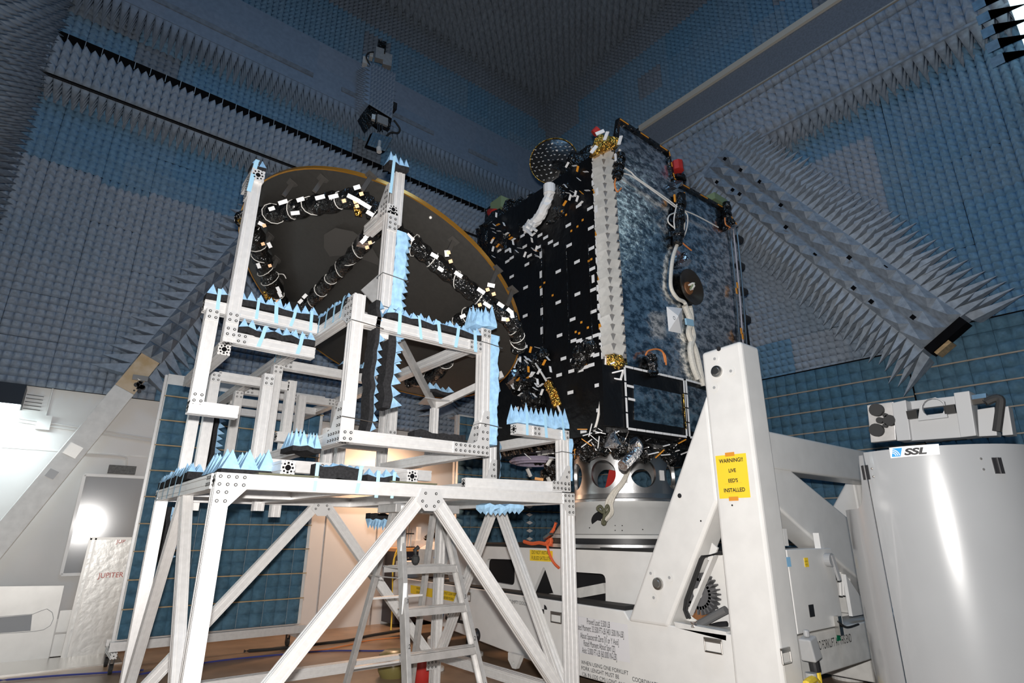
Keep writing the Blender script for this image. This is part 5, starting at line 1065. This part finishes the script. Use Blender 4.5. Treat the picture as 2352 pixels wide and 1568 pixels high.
# ================================================================ step ladder under the table
ld = thing('step_ladder', 'aluminium step ladder with numbered rails standing under the tall table', 'ladder', (2.4, 4.0, 0))
LT = 1.595; yt, ybm = 4.16, 3.55
def rail(name, a, b, w=.07, h=.03):
    return MB().obox(a, b, w, .006, EX).obox(Vector(a)+EX*(w*.0)-EY*.0+EX*.0, b, .006, h, EX).build(name, 'alu_dull', ld)
fl0, fr0 = Vector((2.20, yt, LT)), Vector((2.62, yt, LT)); flb, frb = Vector((2.06, ybm, 0)), Vector((2.76, ybm, 0))
def chan(a, b, up, w=.075, d=.03):
    """a C-shaped rail"""
    a, b = Vector(a), Vector(b); s, t, _ = basis(b-a, up); mb = MB().obox(a, b, w, .006, up)
    for q in (-1, 1): mb.obox(a+s*(q*w/2)+t*d/2, b+s*(q*w/2)+t*d/2, .006, d, up)
    return mb
chan(fl0, flb, EX).build('front_rail', 'alu_dull', ld); chan(fr0, frb, -EX).build('front_rail', 'alu_dull', ld)
rl0, rr0, rlb, rrb = Vector((2.20, yt+.12, LT)), Vector((2.60, yt+.12, LT)), Vector((2.08, 4.78, 0)), Vector((2.74, 4.78, 0))
chan(rl0, rlb, EX, .05).build('rear_rail', 'alu_dull', ld); chan(rr0, rrb, -EX, .05).build('rear_rail', 'alu_dull', ld)
MB().box((2.12, yt-.10, LT-.01), (2.70, yt+.20, LT+.055)).build('top_cap', 'alu_dull', ld, bevel=.006)
cap = [o for o in ld.children if o.name.startswith('top_cap')][0]
MB().box((2.165, yt-.104, LT+.005), (2.2, yt-.1, LT+.04)).build('sticker', 'paper', cap)
for z, dp in ((1.20, .30), (.93, .09), (.66, .09), (.39, .09)):
    t = (LT-z)/LT; x0, x1 = fl0.x+(flb.x-fl0.x)*t, fr0.x+(frb.x-fr0.x)*t; y = yt+(ybm-yt)*t
    mb = MB().box((x0, y-.04, z-.012), (x1, y-.04+dp+.02, z)).box((x0, y-.042, z-.048), (x1, y-.034, z)).box((x0, y-.04+dp, z-.05), (x1, y-.034+dp, z))
    for k in range(4): mb.box((x0+.01, y-.02+k*dp/4, z), (x1-.01, y-.01+k*dp/4, z+.004))
    mb.build('step', 'alu_dull', ld)
for z in (.95, .45):
    t = (LT-z)/LT; y = rl0.y+(rlb.y-rl0.y)*t; MB().obox((rl0.x+(rlb.x-rl0.x)*t, y, z), (rr0.x+(rrb.x-rr0.x)*t, y, z), .04, .015).build('rear_bar', 'alu', ld)
for x in (2.13, 2.69): MB().obox((x, yt-.2, 1.13), (x, yt+.28, 1.12), .02, .006).build('spreader', 'alu_dull', ld)
for s_, z in (('2', .70), ('1', .42), ('3', .97)):
    t = (LT-z)/LT; text(s_, .04, 'ink', ld, (fl0.x+(flb.x-fl0.x)*t+.02, yt+(ybm-yt)*t-.045, z), EX, EZ); text(s_, .04, 'ink', ld, (fr0.x+(frb.x-fr0.x)*t-.02, yt+(ybm-yt)*t-.045, z), EX, EZ)
for z, m_, h_ in ((1.0, 'paper', .10), (1.36, 'plate_s', .05)):
    t = (LT-z)/LT; c = fl0.lerp(flb, t)-EY*.04; MB().obox(c-EZ*h_+EY*.0, c+EZ*h_-EY*-.0, .03, .002, EY).build('side_label', m_, ld)

# ================================================================ mobile absorber walls on castors
def mobile(name, label, x0, x1, y, z0, z1, lean=0, castors=True, zig=False):
    w = thing(name, label, 'absorber wall', ((x0+x1)/2, y, 0))
    MB().box((x0, y, z0), (x1, y+.06, z1)).build('back_board', 'white_d', w)
    nu, nv = int((x1-x0)/.15), int((z1-z0)/.15)
    o = bpy.data.objects.new('absorber_foam', pyramids('foam_m', (x0+.01-w.location.x, y-.002-y, z0), (1, 0, 0), (0, 0, 1), (0, -1, 0), nu, nv, .15, .12, ['foam_t'], panel=2, gap=.006, jit=.24)); link(o, w, w.location)
    mb = MB()
    for k in range(1, nv//2+1): mb.box((x0, y-.035, z0+.3*k-.006), (x1, y-.003, z0+.3*k+.006))
    mb.build('tan_seams', 'wood', w)
    b = MB(); beam(b, (x0-.05, y-.03, z0-.06), (x1+.05, y-.03, z0-.06), .09, .09); beam(b, (x0-.05, y+.3, z0-.06), (x1+.05, y+.3, z0-.06), .06, .06); b.build('base_rail', ['alu', 'gap'], w)
    for x in (x0, x1):
        b = MB(); beam(b, (x, y-.12, z0-.14), (x, y+.45, z0-.14), .06, .06); b.build('foot_rail', ['alu', 'gap'], w)
        b = MB(); beam(b, (x, y+.10, z0-.1), (x, y+.10, z1), .05, .05); b.build('upright', ['alu', 'gap'], w)
        for yy in (y-.06, y+.4):
            c = MB().cyl((x-.016, yy, .05), (x+.016, yy, .05), .05, 16).build('castor', 'rubber', w)
            MB().prism([(-.03, .05), (.03, .05), (.035, z0-.17), (-.035, z0-.17)], (x-.02, yy, 0), EY, EZ, EX*.004).prism([(-.03, .05), (.03, .05), (.035, z0-.17), (-.035, z0-.17)], (x+.016, yy, 0), EY, EZ, EX*.004).build('fork', 'dark', c)
    return w
mobile('mobile_absorber_wall', 'wheeled blue absorber wall standing behind the aluminium table', .95, 2.95, 8.05, .32, 3.30)
m2 = mobile('mobile_absorber_wall', 'wheeled blue absorber wall seen behind the dolly deck, next to the bench', 5.75, 8.35, 8.75, .32, 3.5)
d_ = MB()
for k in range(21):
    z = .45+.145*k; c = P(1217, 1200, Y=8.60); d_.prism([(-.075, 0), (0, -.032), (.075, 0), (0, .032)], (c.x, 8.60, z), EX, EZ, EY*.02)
d_.build('painted_gap_light', mat('painted gap light', (.85, .80, .76, 1), .8), m2)  # pale diamonds painted as light through gaps; the wall is closed here

# ================================================================ along the white wall
wb = thing('whiteboard', 'whiteboard with a thin white frame hanging on the wall below the conduits', 'whiteboard', (.8, 9.40, .92))
wt = Vector((1, -.055, 0)).normalized(); wn_ = Vector((-wt.y*-1, -1, 0)).normalized(); wo0 = Vector((.40, 9.435, 0))
wn_ = Vector((-.055, -1, 0)).normalized()
MB().prism([(0, .92), (.82, .92), (.82, 2.13), (0, 2.13)], wo0, wt, EZ, wn_*.012).build('board', 'board', wb)
fr = MB(); c4 = [wo0+wt*s_+EZ*z+wn_*.008 for s_, z in ((0, .92), (.82, .92), (.82, 2.13), (0, 2.13))]
for a, b in zip(c4, c4[1:]+c4[:1]): fr.obox(a, b, .035, .024, wn_)
fr.build('frame', 'white', wb)
pn = thing('wrapped_panel', 'silvery foil wrapped panel with red handwriting leaning under the whiteboard', 'panel', (.82, 9.25, 0))
mb = MB().prism([(.58, 0), (1.10, 0), (1.12, 1.36), (.60, 1.36)], (0, 9.24, 0), EX, EZ, EY*.05); mb.build('sheet', 'foil', pn)
mb = MB()
for x, w in ((.585, .03), (.64, .02)): mb.obox((x, 9.232, .01), (x+.02, 9.232, 1.35), w, .02)
mb.obox((.6, 9.232, 1.345), (1.12, 9.232, 1.345), .02, .03); mb.build('foil_fold', 'plate_s', pn)
text('JUPITER', .085, 'redink', pn, P(254, 1326, Y=9.229), EX, EZ, sx=.9); text('JUP', .07, 'redink', pn, P(277, 1247, Y=9.229), EX, EZ, sx=.9)
ms = thing('metal_sheet', 'bare metal sheet with a rounded slot cut, resting against the wall below the lamp', 'sheet', (.1, 9.34, 0))
sl = [(P(x, y, Y=9.33).x, P(x, y, Y=9.33).z) for x, y in ((-30, 1418), (75, 1410), (95, 1402), (108, 1398), (120, 1406), (123, 1420), (116, 1436), (100, 1446), (75, 1450), (-30, 1457))]
MB().prism([(-.7, .0), (.46, .0), (.45, .80), (-.72, .84)], (0, 9.33, 0), EX, EZ, EY*.012).build('sheet', 'plate_s', ms)
gr = MB()
for a, b in zip(sl, sl[1:]): gr.obox((a[0], 9.329, a[1]), (b[0], 9.329, b[1]), .006, .003, EY)
gr.build('slot_outline', 'greyd', ms)
sl2 = [(P(x, y, Y=9.328).x, P(x, y, Y=9.328).z) for x, y in ((-30, 1420), (74, 1411), (70, 1448), (-30, 1456))]; MB().prism(sl2, (0, 9.327, 0), EX, EZ, EY*.002).build('slot', mat('grey opening', (.36, .37, .38, 1), .5), ms)
for i, (a, b, z) in enumerate(((.47, .60, .52), (.47, .60, .26))): tag(MB().box((a, 9.34, z-.24), (b, 9.36, z)).build('metal_offcut', 'plate_s', None), ('square metal offcut leaning between the slotted sheet and the foil panel, upper one', 'small metal offcut standing on the floor between the slotted sheet and foil panel')[i], 'offcut')
tag(MB().box((.64, 9.40, 2.165), (.95, 9.458, 2.275)).build('wall_vent', mat('dark vent', (.14, .14, .135, 1), .6, noise=.4, nscale=40), None), 'dark rectangular vent on the wall above the whiteboard', 'vent')
fx = thing('tube_fixture', 'black housing with a bright fluorescent tube on the white wall', 'lamp', (-.7, 9.2, 2.8))
MB().prism([(9.0, 2.88), (9.44, 2.88), (9.44, 3.14), (9.06, 3.14)], (-1.2, 0, 0), EY, EZ, EX*.80).build('housing', 'dark', fx)
MB().box((-1.2, 9.0, 2.80), (-.41, 9.2, 2.878)).build('tube', 'lamp', fx)
gr = MB()
for k in range(5): gr.cyl((-.39, 9.40, 2.9+.045*k), (-.22, 9.44, 2.9+.045*k), .006, 6)
gr.build('wire_guard', 'steel', fx)
# diagonal braces that carry the catwalks
def wedge(mb, a, b, n, w, h, n_, m=0):
    """long absorber spikes in a row along a-b, tips along n"""
    a, b, n = Vector(a), Vector(b), Vector(n); d = (b-a)/n_; s = d.normalized().cross(n).normalized()*-w
    for k in range(n_): mb.pyr(a+d*k-s/2, d, s, n, h*random.uniform(.9, 1.05), m, .06)
bl = thing('diagonal_brace', 'diagonal steel brace in front of the white wall, spiky absorber on its upper half', 'brace', (-.75, 9.2, 0))
A_, B_ = Vector((-.86, 9.2, 0)), Vector((2.5, 9.2, 7.45)); dd = (B_-A_).normalized(); sn_ = Vector((-dd.z, 0, dd.x))
tt = lambda z: A_+dd*(z/dd.z)
MB().obox(tt(0.0), tt(3.24), .26, .22, (0, 1, 0)).build('steel_beam', 'white_d', bl, bevel=.01)
MB().obox(tt(3.24), tt(3.72), .255, .215, (0, 1, 0)).build('bare_section', mat('stained tan wood', (.50, .36, .20, 1), .7, noise=.5, nscale=7, col2=(.62, .50, .36, 1)), bl)
pz_ = P(318, 887, Y=9.085); bm_ = MB()
for k in range(16): a_ = random.uniform(0, 6.28); r_ = random.uniform(0, .075); bm_.cyl(pz_+Vector((r_*math.cos(a_)*.8, .004, r_*math.sin(a_)*1.2)), pz_+Vector((r_*math.cos(a_)*.8, .0, r_*math.sin(a_)*1.2)), random.uniform(.012, .034), 9)
bm_.build('burn_mark', 'dark', bl)
pz_ = P(322, 868, Y=9.07); MB().obox(pz_-EX*.09, pz_+EX*.09, .07, .03, EY).cyl(pz_-EY*.03, pz_+EY*.02, .03, 12).build('pipe_clamp', 'steel', bl)
for x, y, w_ in ((168, 1034, .075), (119, 1088, .05)): p = P(x, y, Y=9.085); MB().obox(p-dd*w_, p+dd*w_, w_*2, .006, EY).build('patch_plate', 'plate_s' if w_ > .06 else 'greyd', bl)
MB().obox(tt(3.72), tt(7.4), .30, .24, (0, 1, 0)).build('absorber_core', 'foam_l', bl)
mb = MB(); a, b = tt(3.72), tt(7.4); L = (b-a).length; nk = int(L/.2)
for k in range(nk):
    for j in range(2): mb.pyr(a+dd*(.2*k)-EY*.12+sn_*(.15-.15*j), dd*.2, -sn_*.15, -EY, .26, 0, .05)
mb.build('front_wedges', 'foam_l', bl)
for a_, b_, n_ in ((tt(3.4)+sn_*.14, tt(7.3)+sn_*.14, sn_*.8-dd*.35), (tt(3.5)-sn_*.14, tt(7.3)-sn_*.14, -sn_*.8-dd*.35)):
    mb = MB(); wedge(mb, a_, b_, n_, .24, .48, 26); mb.build('side_spikes', 'foam_l', bl)
b2 = thing('diagonal_brace', 'long grey absorber covered diagonal brace on the wall behind the satellite', 'brace', (8.2, 1.7, 3.6))
A2, B2 = Vector((8.12, 1.80, 3.70)), Vector((8.12, 4.45, 7.62)); d2 = (B2-A2).normalized(); s2 = Vector((0, -d2.z, d2.y))
MB().obox(A2, B2, .62, .3, (1, 0, 0)).build('absorber_core', 'foam_r', b2)
mb = MB(); L2 = (B2-A2).length
for j in range(3):
    for k in range(int(L2/.30)): mb.pyr(A2+d2*(.30*k)+s2*(.30-.2*j)-EX*.15, d2*.46, -s2*.2, -EX-d2*.9, .20, 0, .03)
mb.build('front_wedges', 'foam_g', b2)
for sg in (1, -1):
    mb = MB(); wedge(mb, A2+s2*(.31*sg)-d2*.1, B2+s2*(.31*sg), s2*(.85*sg)-d2*.3-EX*.1, .26, .6, 42); mb.build('side_spikes', 'foam_g', b2)
    mb = MB(); wedge(mb, A2+s2*(.31*sg)-EX*.1, B2+s2*(.31*sg)-EX*.1, s2*(.6*sg)-d2*.3-EX*.5, .2, .4, 40); mb.build('side_spikes', 'foam_g', b2)
mb = MB(); rr_ = random.Random(4)
for k in range(14):
    t = rr_.random(); c = A2+d2*(L2*t)+s2*rr_.uniform(-.25, .25)-EX*.30; mb.obox(c-d2*.025, c+d2*.025, .05, .02, EX)
mb.build('torn_tip', 'gap', b2)
MB().obox(A2-EX*.1, A2-d2*.10-EX*.1, .5, .2, (1, 0, 0)).build('brace_foot', 'gap', b2); MB().obox(A2-d2*.04-s2*.12-EX*.06, A2-d2*.14-s2*.12-EX*.06, .2, .2, (1, 0, 0)).build('timber_end', 'wood', b2)

# ================================================================ scanner probe below the ledge
pr = thing('scanner_probe', 'absorber clad scanner probe with a square foam collar and horn, high on the ledge', 'probe', (3.6, 8.6, 8.9))
Yp = 8.45
v0 = [P(x, y, Y=Yp) for x, y in ((848, 240), (900, 272), (908, 170), (853, 145))]; back = [P(x, y, Y=8.95) for x, y in ((826, 268), (829, 160))]
MB().add([v0[0], v0[1], v0[2], v0[3], back[0], back[1], v0[1]+EY*.5, v0[2]+EY*.5], [(0, 1, 2, 3), (4, 0, 3, 5), (1, 6, 7, 2), (3, 2, 7, 5), (0, 4, 6, 1), (4, 5, 7, 6)]).build('mast', 'gap', pr)
mb = MB()
for i in range(8):
    for j in range(10):
        f = lambda s, t: v0[0].lerp(v0[1], s).lerp(v0[3].lerp(v0[2], s), t); a = f(i/8, j/10); mb.pyr(a, f((i+1)/8, j/10)-a, f(i/8, (j+1)/10)-a, -EY, .09)
        g_ = lambda s, t: back[0].lerp(v0[0], s).lerp(back[1].lerp(v0[3], s), t); a = g_(i/8, j/10)
        if i < 6: a = g_(i/6, j/10); mb.pyr(a, g_((i+1)/6, j/10)-a, g_(i/6, (j+1)/10)-a, -EX, .12)
mb.build('absorber_foam', 'foam_s', pr)
mb = MB()
for k in range(10): t = k/10; a = v0[1].lerp(v0[2], t)+EY*.3+EX*.02; mb.pyr(a, EY*.12, (v0[2]-v0[1])/10, EX, .2)
mb.build('absorber_foam', 'foam_s', pr)
MB().obox(P(866, 272, Y=8.42), P(890, 282, Y=8.42), .17, .05, EY).build('mount_plate', 'alu_dull', pr)
MB().prism([(P(x, y, Y=8.5).x, P(x, y, Y=8.5).z) for x, y in ((826, 270), (848, 242), (900, 272), (896, 296), (862, 280), (842, 300))], (0, 8.5, 0), EX, EZ, EY*.1).build('underside', 'mlic', pr)
for x, y, w_, m_ in ((857, 273, .05, 'plate_s'), (871, 128, .12, 'alu_dull'), (889, 142, .13, 'alu_dull'), (852, 130, .05, 'plate_s'), (838, 143, .07, 'plate_s'), (876, 112, .12, 'gold')):
    p = P(x, y, Y=8.5); MB().obox(p-EZ*w_*1.0, p+EZ*w_*1.2, w_*1.3, .12, (.3, 1, 0)).build('electronics_box', m_ if m_ != 'gold' else 'mlic', pr)
mb = MB()
for x in (867, 871, 877): mb.cyl(P(x, 278, Y=8.42), P(x+1, 302, Y=8.42), .012, 8)
mb.build('support_rod', 'dark', pr)
cq = [P(x, y, Y=8.35) for x, y in ((856, 304), (901, 318), (884, 348), (843, 334))]
mb = MB().add(cq+[q+EY*.12+EZ*.03 for q in cq], [(0, 1, 2, 3), (7, 6, 5, 4), (0, 4, 5, 1), (1, 5, 6, 2), (2, 6, 7, 3), (3, 7, 4, 0)])
mb.build('collar', 'gap', pr)
mb = MB()
for i in range(6):
    for j in range(4): f = lambda s, t: cq[0].lerp(cq[1], s).lerp(cq[3].lerp(cq[2], s), t); a = f(i/6, j/4); mb.pyr(a-EY*.01, f((i+1)/6, j/4)-a, f(i/6, (j+1)/4)-a, -EY-EZ*.3, .1)
mb.build('collar_foam', 'foam_lb', pr)
MB().cyl(P(872, 325, Y=8.25), P(870, 342, Y=8.1), .03, 12).cyl(P(870, 340, Y=8.1), P(871, 349, Y=8.08), .045, 12).build('horn', 'white_d', pr)
MB().tube([P(x, y, Y=8.4) for x, y in ((905, 276), (918, 295), (914, 305), (898, 304), (888, 312))], .018, 7, sub=5).build('black_cable', 'rubber', pr)
MB().tube([P(x, y, Y=8.4) for x, y in ((850, 150), (841, 130), (848, 121), (858, 120))], .014, 6, sub=4).build('black_cable', 'rubber', pr)
MB().box((3.3, 8.5, 9.2), (3.9, 8.99, 9.35)).build('wall_arm', 'dark', pr)

# ================================================================ work bench behind the ladder
bn = thing('tool_chest', 'black tool chest with silver drawer pulls and an orange wooden top, behind the ladder', 'tool chest', (5.2, 9.1, 0))
MB().box((4.78, 8.95, .05), (5.68, 9.4, 1.13)).build('cabinet', 'tool', bn)
MB().box((4.72, 8.9, 1.13), (5.72, 9.42, 1.185)).build('bench_top', 'bench', bn, bevel=.006)
for z in (1.0, .86, .72, .55, .35):
    dr = MB().box((4.82, 8.93, z-.055), (5.64, 8.95, z+.055)).build('drawer', 'tool', bn); MB().box((4.86, 8.9, z+.02), (5.60, 8.93, z+.04)).build('drawer_pull', 'chrome', dr)
js = thing('height_gauge', 'steel post stand with thin rods on the orange bench top', 'stand', (5.0, 9.05, 1.187))
mb = MB()
for x in (4.95, 5.0, 5.05): mb.cyl((x, 9.05, 1.187), (x, 9.05, 1.187+(.30 if x != 5.0 else .46)), .012, 8)
mb.box((4.92, 9.0, 1.40), (5.08, 9.1, 1.42)); mb.build('rods', 'steel', js); MB().box((4.9, 8.98, 1.186), (5.1, 9.12, 1.205)).build('foot', 'dark', js)
tag(MB().box((5.12, 9.0, 1.187), (5.5, 9.3, 1.30)).box((5.16, 9.02, 1.30), (5.22, 9.08, 1.52)).build('instrument_box', 'white_d', None), 'pale instrument with a short column on the bench behind the ladder', 'instrument')
tag(MB().tube([(5.35, 9.1, 1.31), (5.45, 9.05, 1.38), (5.6, 9.1, 1.36), (5.66, 9.2, 1.31)], .05, 8, sub=4).build('cloth_roll', 'mlic', None), 'dark crumpled cloth lying on the pale instrument', 'cloth')
tag(MB().box((4.9, 9.2, 1.83), (5.7, 9.44, 1.86)).build('wall_shelf', 'wood', None), 'wooden wall shelf above the tool chest', 'shelf')
tag(MB().box((4.98, 9.22, 1.862), (5.34, 9.42, 2.08)).build('red_box', 'red', None, bevel=.01), 'red box on the wall shelf above the tool chest', 'box')
tag(MB().tube([P(x, y, Y=8.7) for x, y in ((918, 1254), (908, 1272), (905, 1290), (900, 1310))], .012, 6, sub=5).tube([P(x, y, Y=8.7) for x, y in ((925, 1252), (912, 1270), (903, 1295))]+[(4.62, 8.75, .4), (4.6, 8.7, .012)], .012, 6, sub=5).build('extension_lead', 'yel', None), 'yellow lead hanging off the side of the tool chest', 'lead')
tl = P(955, 1275, Y=4.08); tl.z = 1.204+.04; tag(MB().sphere(tl, .04, 12, sq=(.8, .8, 1)).tube([tl, tl+EZ*.07-EX*.01, tl+EZ*.09+EX*.02], .017, 8).build('black_clamp', 'rubber', None), 'black clamp standing on the wide platform step of the ladder', 'clamp')

# ================================================================ on the floor
tag(MB().tube([P(x, y, Z=.02) for x, y in ((560, 1495), (650, 1488), (740, 1477), (800, 1470), (850, 1459), (915, 1448), (950, 1440))], .018, 8, sub=5).build('black_hose', 'rubber', None), 'thick black cable lying on the floor in front of the lit wall', 'cable')
tag(MB().tube([P(x, y, Z=.012) for x, y in ((640, 1502), (740, 1492), (800, 1481), (850, 1470), (930, 1462))], .008, 6, sub=5).build('orange_cable', 'owire', None), 'thin orange cable on the floor beside the black cable', 'cable')
tag(MB().tube([P(x, y, Z=.012) for x, y in ((300, 1552), (480, 1520), (640, 1503), (760, 1494), (880, 1494), (940, 1488))], .010, 6, sub=5).build('blue_cable', 'bluec', None), 'blue cable on the floor running under the table legs', 'cable')
tag(MB().tube([P(x, y, Z=.012) for x, y in ((0, 1562), (120, 1552), (230, 1545), (330, 1538))], .010, 6, sub=5).build('blue_cable', 'bluec', None), 'blue cable along the metal threshold by the white wall', 'cable')
tag(MB().tube([P(x, y, Z=.02) for x, y in ((1850, 1535), (1900, 1527), (1935, 1535), (1985, 1552))], .02, 7, sub=4).build('yellow_cable', 'yel', None), 'yellow cable on the floor beneath the dolly end', 'cable')
pc = p2-EZ*.15+EX*.015
tag(MB().tube([pc+EZ*.10, pc, P(1867, 1560, Y=2.28), P(1862, 1590, Y=2.25), (5.2, 2.2, .05)], .028, 8, sub=5).build('yellow_cable', 'yel', None), 'yellow power cable plugged into the grey socket under the cabinet', 'cable')
jr = P(902, 1553, Z=0); tag(MB().lathe([(.001, 0), (.13, 0), (.16, .06), (.17, .14), (.15, .22), (.10, .25), (.001, .25)], jr, EZ, 20).build('murky_jar', 'jar', None, smooth=True), 'murky olive drum on the floor behind the ladder', 'drum')
rd = P(968, 1562, Z=0); tag(MB().lathe([(.001, 0), (.12, 0), (.15, .06), (.15, .22), (.10, .28), (.001, .28)], rd, EZ, 20).build('red_bottle', 'red', None, smooth=True), 'red canister on the floor behind the ladder legs', 'canister')
jp = P(993, 1538, Z=0); tag(MB().lathe([(.001, .06), (.07, .06), (.10, .045), (.13, .03), (.13, 0), (.001, 0)], jp, EZ, 24).build('levelling_foot', 'white_d', None, smooth=True), 'round white levelling foot on the floor between ladder and dolly', 'foot')
jp = P(1003, 1476, Z=.1); jp.z = 0; tag(MB().lathe([(.001, .18), (.10, .18), (.12, .16), (.12, .02), (.11, 0), (.001, 0)], jp, EZ, 24).build('white_tub', 'white_d', None, smooth=True), 'small white tub on the floor seen between the ladder steps', 'tub')
# bright doorway lamp far up on the side wall
lp = thing('wall_lamp', 'bright lamp half hidden by absorber tips high on the side wall', 'lamp', (7.9, .3, 7.2))
MB().box((7.95, -.25, 6.7), (8.0, .36, 8.1)).build('diffuser', mat('lamp glow', (.75, .97, 1, 1), emit=1.2), lp)
mb = MB()
for k in range(6): mb.pyr((7.9, .55, 6.75+.22*k), (0, 0, .14), (0, .12, 0), (0, -1, -.3), .40)
mb.build('absorber_tip', 'foam_rb', lp)

sp_ = thing('spiked_bracket', 'grey spiky absorber bracket on the far wall, seen through the cradle below the dish', 'absorber', P(1005, 930, Y=9.1))
a_, b_ = P(1000, 885, Y=9.1), P(1018, 955, Y=9.1)
MB().obox(a_, b_, .4, .2, (0, 1, 0)).build('core', 'foam_g', sp_)
for sg in (1, -1):
    mb = MB(); wedge(mb, b_+EX*(.18*sg), a_+EX*(.18*sg), EX*(.9*sg)-EZ*.35, .24, .42, 5); mb.build('side_spikes', 'foam_g', sp_)
# ================================================================ light: the on-camera flash, the tube fixture, the work lamp by the bench
def area(name, loc, target, size, power, col, shape='SQUARE', sy=None):
    l = bpy.data.lights.new(name, 'AREA'); l.energy = power; l.color = col; l.size = size; l.shape = shape
    if sy: l.size_y = sy
    o = bpy.data.objects.new(name, l); COL.objects.link(o); o.location = loc
    o.rotation_euler = (Vector(target)-Vector(loc)).to_track_quat('-Z', 'Y').to_euler(); return o
fl = area('camera_flash', EYE+UP*.14+FW*.02, EYE+UP*.14+FW*5, .07, 330, (1, .965, .93), 'RECTANGLE', .05)
area('tube_light', (-.75, 9.05, 2.78), (-.75, 9.25, 0), 1.1, 15, (.82, .93, 1), 'RECTANGLE', .12)
area('bench_work_light', (4.6, 8.6, 2.9), (4.3, 9.1, 0), .5, 60, (1, .62, .38), 'RECTANGLE', .3)
area('blue_fill', (1.5, .5, 12.0), (1.5, .5, 0), 2.5, 200, (.32, .62, 1))  # unseen blue fill added overhead, without any fixture
w = bpy.data.worlds.new('world'); SC.world = w; w.use_nodes = True
w.node_tree.nodes['Background'].inputs[0].default_value = (.3, .45, .7, 1); w.node_tree.nodes['Background'].inputs[1].default_value = .05
vs = SC.view_settings; vs.view_transform = 'Standard'; vs.look = 'None'; vs.gamma = 1; vs.use_curve_mapping = False; vs.exposure = 0.0
SC.cycles.max_bounces = 6; SC.cycles.diffuse_bounces = 3; SC.cycles.sample_clamp_indirect = 4
